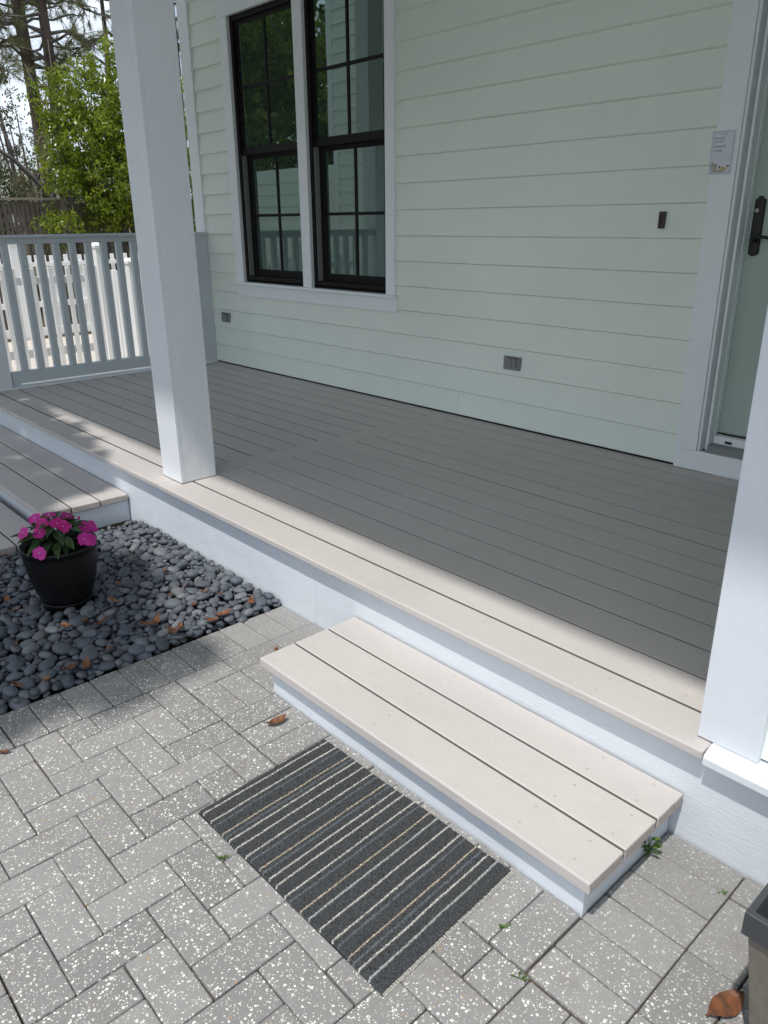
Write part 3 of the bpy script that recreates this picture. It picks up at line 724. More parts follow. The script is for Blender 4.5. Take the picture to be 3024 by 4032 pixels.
bl = [(3.7,3.46,.22),(4.0,3.73,.22),(3.36,3.08,.28),(3.75,3.12,.35),(3.12,2.86,.21),(3.5,2.67,.44),(3.89,2.7,.38),(3.19,2.21,.33),(3.71,2.14,.47),(2.84,1.50,.18),(3.10,1.40,.23),(3.77,1.6,.35),(3.19,3.44,.12),(3.0,3.16,.13),(4.3,3.3,.4),(4.4,2.5,.5),(4.4,1.7,.45),(5.08,2.92,.3),(5.07,2.23,.35),(5.13,1.5,.32),(3.62,1.75,.26),(5.12,3.4,.15)]
blobs = [(SHX + RNG.uniform(-.1, .12), y, z, r_*1.2 + .08, r_*1.08, r_*1.08) for y, z, r_ in bl]
leaf_cloud('crown', blob_points(blobs, 16000, 3), .078, .036, .7, LEAFB, sh, 4)
bm = bmesh.new()
for (x, y, z, *_r) in blobs:
    b0 = Vector((-9.7 + RNG.uniform(-.15, .15), 3.75 + RNG.uniform(-.35, .35), -.05)); e = Vector((x, y, z)); md = b0.lerp(e, .5) + Vector((RNG.uniform(-.1, .1), RNG.uniform(-.15, .15), .2))
    tube(bm, [b0, md, e, e + (e-md)*.25], [.022, .016, .008, .004], 6)
o = link('trunk', mesh_bm(bm, 'trunk', True), TWIG, sh); o.location = -sh.location
# small shrub at the left edge
s2 = empty('broadleaf_shrub', (-9.7, 2.1, -.05)); tag(s2, 'small olive shrub at the left photo edge before the brown fence', 'shrub')
leaf_cloud('crown', blob_points([(-9.7, 2.08, 1.75, .2, .12, .25), (-9.7, 2.05, 1.3, .25, .25, .3), (-9.7, 2.25, 1.1, .2, .2, .3), (-9.7, 2.65, 1.15, .15, .16, .2)], 12000, 8), .06, .022, .4, LEAFD, s2, 9)
o = link('trunk', tube_me([(-9.7, 2.1, -.05), (-9.68, 2.15, .7), (-9.7, 2.12, 1.6)], [.02, .015, .006], 6), TWIG, s2); o.location = -s2.location

# background broadleaf scrub behind the fence (each bush a thing of its own)
def bush(x, y, z, rx, ry, rz, mat, label, seed, per=2600, L=.07):
    e = empty('background_bush', (x, y, -.05)); tag(e, label, 'bush', 'scrub behind the brown fence'); r = random.Random(seed)
    bb = [(x + r.uniform(-.6, .6)*rx, y + r.uniform(-.75, .75)*ry, z + r.uniform(-.75, .75)*rz, rx*.45, ry*.42, rz*.40) for _ in range(12)]
    leaf_cloud('crown', blob_points(bb, per*1.5, seed, .3), L, .034, .3, mat, e, seed+1)
    bm = bmesh.new()
    for q in bb: tube(bm, [(x + r.uniform(-.1, .1), y + r.uniform(-.1, .1), -.05), (x*.5+q[0]*.5, y*.4+q[1]*.6, z*.5), q[:3]], [.05, .035, .01], 6)
    o = link('trunk', mesh_bm(bm, 'trunk', True), TWIG, e); o.location = -e.location
bush(-13.0, 3.6, 1.9, .9, .9, 1.3, LEAFO, 'greyish olive scrub tree left of the leaning branch', 21, 5200, .05)
bush(-12.6, 2.6, 1.6, .9, .8, 1.0, LEAFD, 'dark green bush behind the fence at far left', 22, 4200, .055)
bush(-13.5, 5.2, 1.7, 1.0, 1.2, 1.5, LEAFD, 'dark bush behind the fence right of its post', 23)
bush(-12.6, 6.6, 1.9, 1.0, 1.0, 1.7, LEAFO, 'olive bush seen between porch column and house corner', 24)
bush(-14.5, 4.5, 3.4, .8, .9, 1.0, LEAFO, 'thin grey-green tree crown between the pine trunks', 25, 1500, .06)
bush(-17, 3.0, 1.6, 1.4, 2.2, 1.5, LEAFD, 'distant dark thicket low behind the fence', 26, 700, .09)
bush(-17, 7.2, 1.9, 1.4, 2.2, 1.8, LEAFD, 'distant dark thicket behind the bright shrub', 27, 700, .09)

# pines
def pine(x, y, h_, r0, seed, label, lean=(0, 0), ntuft=260, zlow=3.6, spread=1.9, ny=None):
    ntuft = int(ntuft*1.5); zlow += .5
    e = empty('pine_tree', (x, y, -.05)); tag(e, label, 'pine tree', 'tall pines behind the fence'); r = random.Random(seed)
    pts_ = [(x + lean[0]*t + .05*math.sin(t*7+seed), y + lean[1]*t + .05*math.cos(t*5+seed), -.05 + h_*t) for t in [i/10 for i in range(11)]]
    bm = bmesh.new(); tube(bm, pts_, [r0*(1-.72*i/10) for i in range(11)], 12); bmesh.ops.subdivide_edges(bm, edges=bm.edges[:], cuts=1)
    for v in bm.verts: v.co += Vector((mnoise.noise(v.co*9), mnoise.noise(v.co*9+Vector((5, 0, 0))), 0))*r0*.12
    o = link('trunk', mesh_bm(bm, 'trunk', True), BARK, e); o.location = -e.location
    bm = bmesh.new(); cents = []; dirs = []
    nb = 34
    for i in range(nb):
        t = (zlow + (h_-zlow)*((i+r.uniform(-.8, 1.6))/nb if i else .02))/h_; t = max(.2, min(.98, t)); tt_ = min(t, .999)*10; k = int(tt_); p0 = Vector(pts_[k]).lerp(Vector(pts_[min(k+1, 10)]), tt_-k)
        ang = r.uniform(0, 6.28); ln = spread*r.uniform(.5, 1.1)*(1.15-.6*t); d = Vector((math.cos(ang), math.sin(ang), r.uniform(-.35, .6)))
        q = [p0]; 
        for s in range(1, 5): q.append(p0 + d*ln*s/4 + Vector((r.uniform(-.12, .12), r.uniform(-.12, .12), -.10*(s/4)**2*ln + r.uniform(-.1, .1))))
        tube(bm, q, [.032*(1-.8*s/4) + .004 for s in range(5)], 5)
        for _ in range(ntuft//nb):
            s = r.uniform(.35, 1.); kk = min(int(s*4), 3); c0 = q[kk].lerp(q[kk+1], s*4-kk); of = Vector((r.gauss(0, 1), r.gauss(0, 1), r.gauss(-.1, .8)))*.22
            c1 = c0 + of; tube(bm, [c0, c0.lerp(c1, .6) + Vector((0, 0, .02)), c1], [.008, .006, .004], 4); cents.append(c1); dirs.append(of.normalized())
    o = link('branches', mesh_bm(bm, 'branches'), TWIG, e); o.location = -e.location
    rg = np.random.default_rng(seed); nn_ = 46; c = np.repeat(np.array([tuple(v) for v in cents]), nn_, 0); dd = np.repeat(np.array([tuple(v) for v in dirs]), nn_, 0)
    n = len(c); d = dd*.8 + rg.normal(size=(n, 3))*.62; d[:, 2] -= .12; d /= np.linalg.norm(d, axis=1)[:, None]; s = np.cross(d, rg.normal(size=(n, 3))); s /= np.linalg.norm(s, axis=1)[:, None]
    l = rg.uniform(.13, .25, n)[:, None]; c = c - dd*rg.uniform(0, .14, n)[:, None]
    v = np.stack([c - s*.0032, c + s*.0032, c + d*l], 1).reshape(-1, 3); me = np_mesh('needles', v, np.arange(n*3).reshape(-1, 3))
    t = np.repeat(rg.random(n), 3); at = me.color_attributes.new('tone', 'FLOAT_COLOR', 'POINT'); at.data.foreach_set('color', np.stack([t, t, t, np.ones_like(t)], 1).astype(np.float32).ravel()); me.materials.append(NEEDLE)
    o = link('needles', me, None, e); o.location = -e.location
pine(-16.0, 5.29, 11.5, .145, 31, 'thick reddish pine trunk at upper left, left of the close pair', (.0, -.15), 300)
pine(-16.6, 5.63, 11.0, .105, 32, 'dark slimmer pine trunk right of the thick reddish one', (.0, -.1), 240, 4.2)
pine(-15.0, 5.55, 11.5, .115, 33, 'tall dark pine trunk in the middle, next to the column', (.0, -.35), 300, 3.9)
pine(-18.5, 6.75, 11.0, .075, 34, 'thin distant pine trunk between the two thick trunks', (.1, -.3), 160, 4.5)
pine(-17.5, 7.6, 11.5, .08, 35, 'pine with needles beside the upper left edge of the column', (.0, .1), 300, 4.4)
pine(-15.5, 8.3, 11.0, .10, 36, 'pine trunk glimpsed between the column and the house corner', (0, .1), 220, 4.6)
pine(-14.2, 3.4, 10.5, .10, 37, 'pine with hanging yellow-green needles at the left edge', (0, .2), 520, 3.2, 1.7)
# leaning bare branch
lb = empty('bare_leaning_tree', (-11, 3.6, 1.2)); tag(lb, 'bare grey leaning limb crossing above the brown fence', 'branch')
bm = bmesh.new(); tube(bm, [(-11, 4.0, .0), (-11, 3.6, 1.6), (-11, 3.44, 1.87), (-11, 3.23, 2.14), (-11, 2.96, 2.41), (-11, 2.78, 2.53), (-11.1, 2.4, 2.62)], [.06, .05, .045, .04, .034, .03, .02], 8)
tube(bm, [(-11, 2.97, 2.40), (-11.05, 2.96, 2.65), (-11.05, 2.85, 2.9), (-11.1, 2.95, 3.3)], [.022, .018, .012, .006], 6)
tube(bm, [(-11, 3.25, 2.12), (-11, 3.4, 2.35), (-11.05, 3.6, 2.45)], [.016, .012, .006], 6); tube(bm, [(-11, 3.44, 1.87), (-11, 3.55, 2.0), (-11, 3.62, 2.18)], [.018, .012, .007], 6)
o = link('limb', mesh_bm(bm, 'limb', True), TWIG, lb); o.location = -lb.location

# ------------------------------------------------------------------ shade tree and neighbours (left of and behind the camera)
st_ = empty('shade_tree', (-1.6, -4.6, -.05)); tag(st_, 'spreading broadleaf tree outside the frame shading the pebble bed', 'tree')
r = np.random.default_rng(77); pts_ = []
def shade_ground(gx, gy):
    lim = .125 + .035*math.sin(gy*8+1) - (.16 if gy > -.36 else 0)
    top = -.30 + .07*math.sin(gx*6) - .10*min(0, gx+.55)*.6 - (.06 if gx > -.3 else 0)
    return gx < lim and gy < top
while len(pts_) < 1500:
    gx, gy = r.uniform(-2.6, .17), r.uniform(-2.3, .05)          # where its shade falls on the ground
    if not shade_ground(gx, gy): continue
    if r.random() < .03: continue
    hh = r.uniform(4.0, 4.7); pts_.append((gx + hh*TOSUN.x/TOSUN.z, gy + hh*TOSUN.y/TOSUN.z, hh))
pts_ = np.array(pts_); i = r.integers(0, len(pts_), 34000)
leaf_cloud('crown', pts_[i] + r.normal(size=(34000, 3))*.030, .085, .045, .3, LEAFD, st_, 78)
bm = bmesh.new(); tube(bm, [(-1.6, -4.9, -.05), (-1.55, -4.85, 1.8), (-1.4, -4.5, 3.4), (-1.1, -3.6, 4.2)], [.14, .11, .09, .06], 10)
for k in range(26):
    p_ = pts_[k*19 % len(pts_)]; tube(bm, [(-1.3, -4.2, 3.7), ((p_[0]-1.3)/2, (p_[1]-4.0)/2, 4.0), tuple(p_)], [.03, .02, .008], 5)
o = link('trunk', mesh_bm(bm, 'trunk', True), TWIG, st_); o.location = -st_.location
# lighter spray of leaves over the left end of the porch
s5 = empty('shade_tree', (-5.4, -2.6, -.05)); tag(s5, 'slim broadleaf tree outside the frame shading the far steps', 'tree')
pts2 = []
while len(pts2) < 1300:
    gx, gy = r.uniform(-5.2, -1.25), r.uniform(-.75, .55)         # shade wanted at deck height
    edge = .215 - .139*(gx+3.06) + .03*math.sin(gx*5) if gx > -3.06 else .215 - .6*(gx+3.06)
    if gy > edge or (gx > -1.6 and gy > -.45): continue
    if r.random() < .03: continue
    hh = r.uniform(2.3, 3.1); pts2.append((gx + hh*TOSUN.x/TOSUN.z, gy + hh*TOSUN.y/TOSUN.z, hh + .3))
pts2 = np.array(pts2); i = r.integers(0, len(pts2), 24000)
leaf_cloud('crown', pts2[i] + r.normal(size=(24000, 3))*.035, .08, .042, .3, LEAFD, s5, 79)
bm = bmesh.new(); tube(bm, [(-5.0, -2.4, -.05), (-4.7, -2.0, 1.6), (-4.3, -1.4, 2.9)], [.05, .04, .02], 8)
for k in range(10): tube(bm, [(-4.6, -1.8, 2.0), tuple(pts2[k*23])], [.02, .006], 5)
o = link('trunk', mesh_bm(bm, 'trunk', True), TWIG, s5); o.location = -s5.location
# neighbouring house, mirrored in the window panes
nb_ = empty('neighbour_house', (-6.5, -1.3, 0)); tag(nb_, 'neighbouring clapboard house outside the frame, mirrored in the window panes', 'house')
def nboard(x0, x1, z0, z1):
    vs = [(x0, -1.280, z0), (x1, -1.280, z0), (x1, -1.299, z1+.02), (x0, -1.299, z1+.02), (x0, -1.31, z0), (x1, -1.31, z0), (x1, -1.31, z1+.02), (x0, -1.31, z1+.02)]
    c = Vector(((x0+x1)/2, -1.3, z0)); me = np_mesh('siding_board', [Vector(v)-c for v in vs], [(3,2,1,0),(4,5,6,7),(0,1,5,4),(1,2,6,5),(2,3,7,6),(3,0,4,7)]); me.materials.append(SIDING); link('siding_board', me, None, nb_, c - nb_.location)
for k in range(26):
    z0 = .1 + k*.16
    nboard(-6.35, -4.75, z0, z0+.16)
    if k < 13: nboard(-9.2, -6.45, z0, z0+.16)
o = boxes('wall_core', [(-6.4, -4.7, -1.6, -1.311, -.05, 4.3), (-9.2, -6.41, -1.6, -1.311, -.05, 2.2)], SIDING, nb_); o.location = -nb_.location
o = boxes('corner_board', [(-6.45, -6.35, -1.31, -1.28, -.05, 4.3)], WHITE, nb_); o.location = -nb_.location
for i_, (x, y, z, s_) in enumerate(((-8.6, -3.4, 4.3, 1.9), (-11.2, -3.0, 3.6, 2.3), (-9.5, -5.5, 5.6, 2.0))):
    e = empty('court_tree', (x, y, -.05)); tag(e, ['leafy tree outside the frame behind the neighbouring house, mirrored in the glass', 'leafy tree outside the frame left of the neighbouring house', 'tall leafy tree outside the frame, mirrored at the top of the panes'][i_], 'tree')
    bb = [(x + RNG.uniform(-.7, .7)*s_, y + RNG.uniform(-.7, .7)*s_, z + RNG.uniform(-.8, .8)*s_, s_*.4, s_*.4, s_*.35) for _ in range(14)]
    leaf_cloud('crown', blob_points(bb, 4200, 90+i_, .2), .11, .05, .3, LEAFB, e, 91+i_)
    bm = bmesh.new()
    tube(bm, [(x, y, -.05), (x+.1, y, z*.5), (x, y, z)], [.10, .08, .04], 8)
    for q in bb: tube(bm, [(x, y, z*.6), q[:3]], [.04, .01], 5)
    o = link('trunk', mesh_bm(bm, 'trunk', True), TWIG, e); o.location = -e.location

# ------------------------------------------------------------------ door mat
def make_mat():
    C4 = [Vector((.775, -.826, 0)), Vector((1.492, -.813, 0)), Vector((1.470, -.371, 0)), Vector((.762, -.389, 0))]
    nx, ny = 460, 280; r = np.random.default_rng(2)
    u = np.linspace(0, 1, nx+1); v = np.linspace(0, 1, ny+1); U, Vv = np.meshgrid(u, v)
    c = [np.array(q) for q in C4]
    Pm = (1-U)[..., None]*(1-Vv)[..., None]*c[0] + U[..., None]*(1-Vv)[..., None]*c[1] + (U*Vv)[..., None]*c[2] + ((1-U)*Vv)[..., None]*c[3]
    stripes = [(.796,'w'),(.835,'w'),(.854,'b'),(.894,'t'),(.91,'b'),(.926,'w'),(.959,'w'),(.998,'w'),(1.018,'b'),(1.055,'t'),(1.07,'b'),(1.095,'w'),(1.123,'w'),(1.163,'w'),(1.182,'b'),(1.22,'t'),(1.249,'g'),(1.288,'w'),(1.329,'w'),(1.347,'b'),(1.384,'t'),(1.402,'b'),(1.421,'w'),(1.451,'g')]
    colr = {'w': (.60, .585, .53), 'b': (.15, .175, .195), 't': (.54, .46, .36), 'g': (.42, .46, .45)}
    S = .775 + U*.717 + .0004*np.sin(Vv*9 + U*37) + (r.random(U.shape)-.5)*.0016
    n = r.random(S.shape); n2 = r.random(S.shape)
    base = np.array([.066, .070, .073])*(.5 + 1.0*n[..., None]); col = base.copy(); hgt = .0085 + .0026*n
    for s, k in stripes:
        wd = {'w': .0026, 't': .0023, 'b': .0032, 'g': .0028}[k]
        dist = np.abs(S - s); f = np.clip((wd*(.75+.5*n2) - dist)/.0011, 0, 1); 
        if k == 'b': f = f*(.35 + .5*(n2 > .35))
        else: f = f*(.70 + .30*(n > .22))
        col = col*(1-f[..., None]) + np.array(colr[k])*(.75+.4*n2[..., None])*f[..., None]; hgt = hgt + .0015*f
    edge = np.minimum(np.minimum(U, 1-U)*.71, np.minimum(Vv, 1-Vv)*.44); hgt = hgt*np.clip(edge/.003, .35, 1)
    Pm[..., 2] = .0015 + hgt; Pm[..., 0] += (r.random(S.shape)-.5)*.0012; Pm[..., 1] += (r.random(S.shape)-.5)*.0014
    Pm[..., 1] += .0022*np.sin(U*17+1)*(1-Vv) + .0012*np.sin(U*41)*(1-Vv) + .0015*np.sin(U*13)*Vv; Pm[..., 0] += .0006*np.sin(Vv*15)*(1-2*U)
    idx = np.arange((nx+1)*(ny+1)).reshape(ny+1, nx+1); f = np.stack([idx[:-1, :-1], idx[:-1, 1:], idx[1:, 1:], idx[1:, :-1]], -1).reshape(-1, 4)
    me = np_mesh('pile', Pm.reshape(-1, 3), f, False)
    a = me.color_attributes.new('yarn', 'FLOAT_COLOR', 'POINT'); a.data.foreach_set('color', np.concatenate([col.reshape(-1, 3), np.ones((col.size//3, 1))], 1).astype(np.float32).ravel())
    q = NT('striped_mat_yarn'); vc = q.n('ShaderNodeVertexColor'); vc.layer_name = 'yarn'; q.l(vc.outputs[0], q.b.inputs['Base Color']); q.rough(.95, .1)
    vr = q.n('ShaderNodeTexVoronoi'); vr.inputs['Scale'].default_value = 330; q.l(q.pos(), vr.inputs['Vector']); q.bump(vr.outputs['Distance'], .9, .003); me.materials.append(q.m)
    e = empty('door_mat', (1.13, -.6, 0)); tag(e, 'charcoal door mat with thin pale stripes lying on the pavers', 'mat')
    o = link('pile', me, None, e); o.location = -e.location
    bk = painted('mat_backing', (.02, .02, .022), .9); bm = bmesh.new(); q4 = [bm.verts.new(p_ + Vector((0, 0, .0028))) for p_ in C4]; bm.faces.new(q4)
    rr = bmesh.ops.extrude_face_region(bm, geom=bm.faces[:]); [setattr(v_, 'co', v_.co - Vector((0, 0, .0016))) for v_ in rr['geom'] if isinstance(v_, bmesh.types.BMVert)]
    bmesh.ops.recalc_face_normals(bm, faces=bm.faces); o = link('backing', mesh_bm(bm), bk, e); o.location = -e.location
    # pale looped edge stitching along the right-hand end
    st = painted('edge_yarn', (.55, .53, .48), .9); bm = bmesh.new(); N = 120
    for k in range(N):
        t = (k+.5)/N; p_ = C4[1].lerp(C4[2], t) + Vector((random.uniform(-.001, .001), 0, 0)); h_ = random.uniform(.006, .009)
        tube(bm, [p_ + Vector((-.004, -.0008, .006)), p_ + Vector((-.001, 0, h_)), p_ + Vector((.0035, .0008, h_*.6)), p_ + Vector((.0035, .0012, .0015))], [.0011]*4, 4)
    o = link('edge_stitching', mesh_bm(bm), st, e); o.location = -e.location; o['kind'] = 'stuff'
make_mat()

# ------------------------------------------------------------------ flower pot and plant
pot = empty('flower_pot', (-.67, -.607, -.004)); tag(pot, 'black plastic flower pot with attached saucer on the dark pebbles', 'flower pot')
POTB = painted('black_plastic', (.0045, .0045, .005), .5, (1, 1, 1), 260, .25, .0008, .1, spec=.35)
prf = [(.001, .03), (.084, .03), (.088, .034), (.097, .05), (.113, .09), (.127, .14), (.1365, .20), (.141, .25), (.143, .268), (.1465, .270), (.1470, .283), (.1445, .2865), (.1405, .284), (.139, .262), (.130, .262)]
link('body', lathe_me(prf, 56, 'body'), POTB, pot)
link('saucer', lathe_me([(.001, .012), (.082, .012), (.092, .016), (.1005, .040), (.1010, .046), (.0985, .047), (.092, .03)], 48, 'saucer'), POTB, pot)
so = lathe_me([(.0001, .262), (.05, .264), (.1, .258), (.1375, .252)], 32, 'soil'); link('soil', so, SOIL, pot)
pl_ = empty('impatiens_plant', (-.67, -.607, .255)); tag(pl_, 'pink-flowered impatiens with pointed dark leaves growing in the black pot', 'plant')
def leaf_blade(L, Wd, fold=.18, droop=.25, n=7):
    vs = []; fs = []
    for i in range(n+1):
        t = i/n; x = L*t; wv = Wd*.5*(math.sin(math.pi*t**.85))**.9 if 0 < t < 1 else .0006; z = -droop*L*t*t
        vs += [(x, -wv, z + fold*wv), (x, 0, z), (x, wv, z + fold*wv)]
    for i in range(n):
        a = i*3; fs += [(a, a+3, a+4, a+1), (a+1, a+4, a+5, a+2)]
    return vs, fs
def col_attr(me, v):
    a = me.color_attributes.new('tone', 'FLOAT_COLOR', 'POINT'); n = len(me.vertices); a.data.foreach_set('color', np.tile([v, v, v, 1.], n).astype(np.float32))
ILM = []
for k, (L, Wd, fo, dr) in enumerate(((.085, .034, .5, .25), (.075, .032, .6, .1), (.095, .036, .45, .4), (.06, .026, .6, .2))):
    vs, fs = leaf_blade(L, Wd, fo, dr); me = np_mesh('leaf', vs, fs, True); me.materials.append(IMPL); col_attr(me, k*.13); ILM.append(me)
rq = random.Random(12)
for ring, (n, rad, z, tilt) in enumerate(((14, .05, .055, -.12), (14, .075, .058, -.1), (13, .06, .07, -.3), (9, .035, .092, -.45), (5, .015, .098, -.6))):
    for k in range(n):
        a = 6.283*(k + rq.uniform(-.3, .3))/n + ring; rr = rad*rq.uniform(.7, 1.3)
        o = link('leaf', rq.choice(ILM), None, pl_, (rr*math.cos(a), rr*math.sin(a), z + rq.uniform(-.015, .02)), (rq.uniform(-.35, .35), tilt + rq.uniform(-.25, .35), a + rq.uniform(-.3, .3)))
bm = bmesh.new()
for k in range(14):
    a = rq.uniform(0, 6.28); tube(bm, [(.012*math.cos(a), .012*math.sin(a), 0), (.035*math.cos(a), .035*math.sin(a), .06), (.06*math.cos(a), .06*math.sin(a), .10)], [.004, .0035, .002], 6)
link('stems', mesh_bm(bm, 'stems', True), IMPL, pl_)
def flower_me(seed):
    r = random.Random(seed); vs = []; fs = []
    for k in range(5):
        a = k*6.283/5 + r.uniform(-.12, .12); L = .024*r.uniform(.9, 1.12); Wd = .027*r.uniform(.9, 1.1); n = 5; b0 = len(vs); cup = r.uniform(-.15, .35)
        for i in range(n+1):
            t = i/n; wv = Wd*.5*(math.sin(math.pi*(.12+.80*t)))**.7*(.25+.75*min(1, t*1.6)); x = .002 + L*t; z = .0015 + cup*L*t*t*.6 + (.0008 if k % 2 else 0)
            notch = -.0025 if i == n else 0
            for s, kx in ((-1, 0), (0, notch), (1, 0)):
                px, py = x + kx, s*wv; vs.append((px*math.cos(a) - py*math.sin(a), px*math.sin(a) + py*math.cos(a), z + abs(s)*.0015*math.sin(5*t + k)))
        for i in range(n):
            q = b0 + i*3; fs += [(q, q+3, q+4, q+1), (q+1, q+4, q+5, q+2)]
    me = np_mesh('flower', vs, fs, True); me.materials.append(PETAL); col_attr(me, r.random()*.5); return me
FLM = [flower_me(s) for s in range(5)]; EYE = lathe_me([(.0001, .0045), (.0018, .004), (.0024, .002), (.0022, .0)], 10, 'flower_eye'); EYE.materials.append(PETALW); col_attr(EYE, .5)
FL = [(-.61,-.618,.382),(-.585,-.605,.372),(-.704,-.615,.389),(-.63,-.683,.355),(-.557,-.718,.302),(-.684,-.726,.348),(-.71,-.669,.389),(-.674,-.554,.377),(-.618,-.513,.335),(-.628,-.482,.325),(-.545,-.548,.315),(-.655,-.661,.377),(-.557,-.522,.300)]
for k, p_ in enumerate(FL):
    v = Vector(p_) - Vector((-.67, -.607, .26)); nrm = (v.normalized()*.8 + (CAM - Vector(p_)).normalized()*.55 + Vector((rq.uniform(-.3, .3), rq.uniform(-.3, .3), rq.uniform(-.1, .3)))).normalized()
    o = link('flower', FLM[k % 5], None, pl_, Vector(p_) - pl_.location, nrm.to_track_quat('Z', 'Y').to_euler(), (1.05,)*3)
    link('flower_eye', EYE, None, o)
    bm = bmesh.new(); e0 = Vector(p_) - pl_.location; tube(bm, [e0*.35, e0*.75 + Vector((0, 0, -.01)), e0 - nrm*.002], [.0018, .0015, .0012], 5); link('flower_stalk', mesh_bm(bm), IMPL, pl_)
bud = link('flower_bud', lathe_me([(.0005, .016), (.004, .012), (.0055, .006), (.003, .0)], 10, 'flower_bud'), PETAL, pl_, Vector((-.612, -.532, .375)) - pl_.location); col_attr(bud.data, .2)

# ------------------------------------------------------------------ note taped to the door casing
note = empty('paper_note', (.576, 2.03, 1.657)); tag(note, 'small lined paper note with handwriting on the white door casing', 'note')
NP = painted('note_paper', (.70, .73, .80), .7, (1, 1, 1), 20, .1, .0005, .02); INKG = painted('note_border', (.33, .35, .42), .8); INK = painted('pencil_ink', (.26, .28, .33), .8)
yN = 2.0370
def nb(name, x0, x1, z0, z1, y, mat, th=.0006):
    c = Vector(((x0+x1)/2, y, (z0+z1)/2)); return link(name, box_me(x0-c.x, x1-c.x, -th, 0, z0-c.z, z1-c.z), mat, note, c - note.location)
nb('sheet', .5255, .6275, 1.657, 1.8335, yN+.0015, NP, .0012)
for a in ((.530, .623, 1.8275, 1.8295), (.530, .623, 1.6625, 1.6645), (.530, .5312, 1.6647, 1.8273), (.6218, .623, 1.6647, 1.8273)): nb('border', *a, yN-.0001, INKG)
def text(s, x, z, size, mat, sx=1.):
    cu = bpy.data.curves.new('lettering', 'FONT'); cu.body = s; cu.size = size; cu.extrude = .0002; cu.align_x = 'LEFT'
    t_ = bpy.data.objects.new('t', cu); me_ = bpy.data.meshes.new_from_object(t_); bpy.data.objects.remove(t_); me_.materials.clear(); me_.materials.append(mat)
    o = bpy.data.objects.new('lettering', me_); COL.objects.link(o); o.parent = note; o.location = Vector((x, yN-.0004, z)) - note.location; o.rotation_euler = (R(90), 0, 0); o.scale = (sx, 1, 1)
text('To Do', .566, 1.8155, .0095, INK); text('Please Ring', .537, 1.800, .0125, INK, .85); text('Door Bell', .537, 1.7865, .0125, INK, .85); text('SOMEONE', .5365, 1.766, .014, INK, .85); text('IS HERE', .5375, 1.749, .014, INK, .85)
for k in range(7): nb('ruled_line', .540, .6195, 1.744-.007*k-.0003, 1.744-.007*k, yN-.0001, painted('ruled', (.52, .55, .62), .8), .0002)
ART = [painted('note_art_' + str(i), c, .8) for i, c in enumerate(((.50, .50, .40), (.36, .38, .30), (.56, .53, .33), (.55, .45, .38), (.05, .04, .04), (.30, .14, .13)))]
def blobp(cx, cz, rx, rz, mat, y):
    n = 14; rr = random.Random(int(cx*9999)); bm = bmesh.new(); f = bm.faces.new([bm.verts.new((cx + rx*math.cos(6.283*i/n)*rr.uniform(.75, 1.15), y, cz + rz*math.sin(6.283*i/n)*rr.uniform(.75, 1.15))) for i in range(n)])
    if f.normal.y > 0: f.normal_flip()
    o = link('printed_picture', mesh_bm(bm), mat, note); o.location = -note.location
for i, a in enumerate(((.545, 1.693, .012, .016, 0), (.552, 1.676, .018, .010, 3), (.541, 1.699, .005, .010, 1), (.556, 1.694, .009, .008, 1), (.590, 1.679, .018, .011, 2), (.574, 1.688, .0035, .006, 4), (.612, 1.691, .006, .005, 5), (.577, 1.671, .02, .003, 1))): blobp(*a[:4], ART[a[4]], yN - .0003 - i*.00012)
note.location.x += .013

# ------------------------------------------------------------------ bin at the lower right edge
bn = empty('waste_bin', (2.16, -.27, 0)); tag(bn, 'square stone-look bin with dark grey rim at the lower right corner', 'bin')
q = NT('stone_look_panel'); n_ = q.noise(q.pos((2, 2, .6)), 30, 6, .7); q.base(q.mix(n_, (.085, .075, .06), (.22, .20, .17))); q.rough(.6, .3); q.bump(n_, .5, .002); STONE = q.m
def frustum(bm, x0, x1, y0, y1, z0, z1, tp):
    v0 = [bm.verts.new(p_) for p_ in ((x0+tp, y0+tp, z0), (x1-tp, y0+tp, z0), (x1-tp, y1-tp, z0), (x0+tp, y1-tp, z0))]; v1 = [bm.verts.new(p_) for p_ in ((x0, y0, z1), (x1, y0, z1), (x1, y1, z1), (x0, y1, z1))]
    fs = [bm.faces.new([v0[i], v0[(i+1) % 4], v1[(i+1) % 4], v1[i]]) for i in range(4)] + [bm.faces.new(v0[::-1])]; return fs
bm = bmesh.new(); frustum(bm, 2.009, 2.30, -.411, -.12, .0, .302, .035); link('body', mesh_bm(bm), STONE, bn).location = -bn.location
bm = bmesh.new(); o4 = (2.0, 2.309, -.42, -.111); i4 = (2.012, 2.297, -.408, -.123); i5 = (2.022, 2.287, -.398, -.133)
def ring(bm, a, z): return [bm.verts.new(p_) for p_ in ((a[0], a[2], z), (a[1], a[2], z), (a[1], a[3], z), (a[0], a[3], z))]
rg_ = [ring(bm, (2.006, 2.303, -.414, -.117), .298), ring(bm, o4, .300), ring(bm, o4, .348), ring(bm, (2.002, 2.307, -.418, -.113), .350), ring(bm, i4, .350), ring(bm, i5, .292), ring(bm, (2.040, 2.269, -.380, -.151), .16)]
for a, b in zip(rg_, rg_[1:]):
    for i in range(4): bm.faces.new([a[i], a[(i+1) % 4], b[(i+1) % 4], b[i]])
bm.faces.new(rg_[-1]); bmesh.ops.recalc_face_normals(bm, faces=bm.faces); link('rim', mesh_bm(bm), DARKR, bn).location = -bn.location

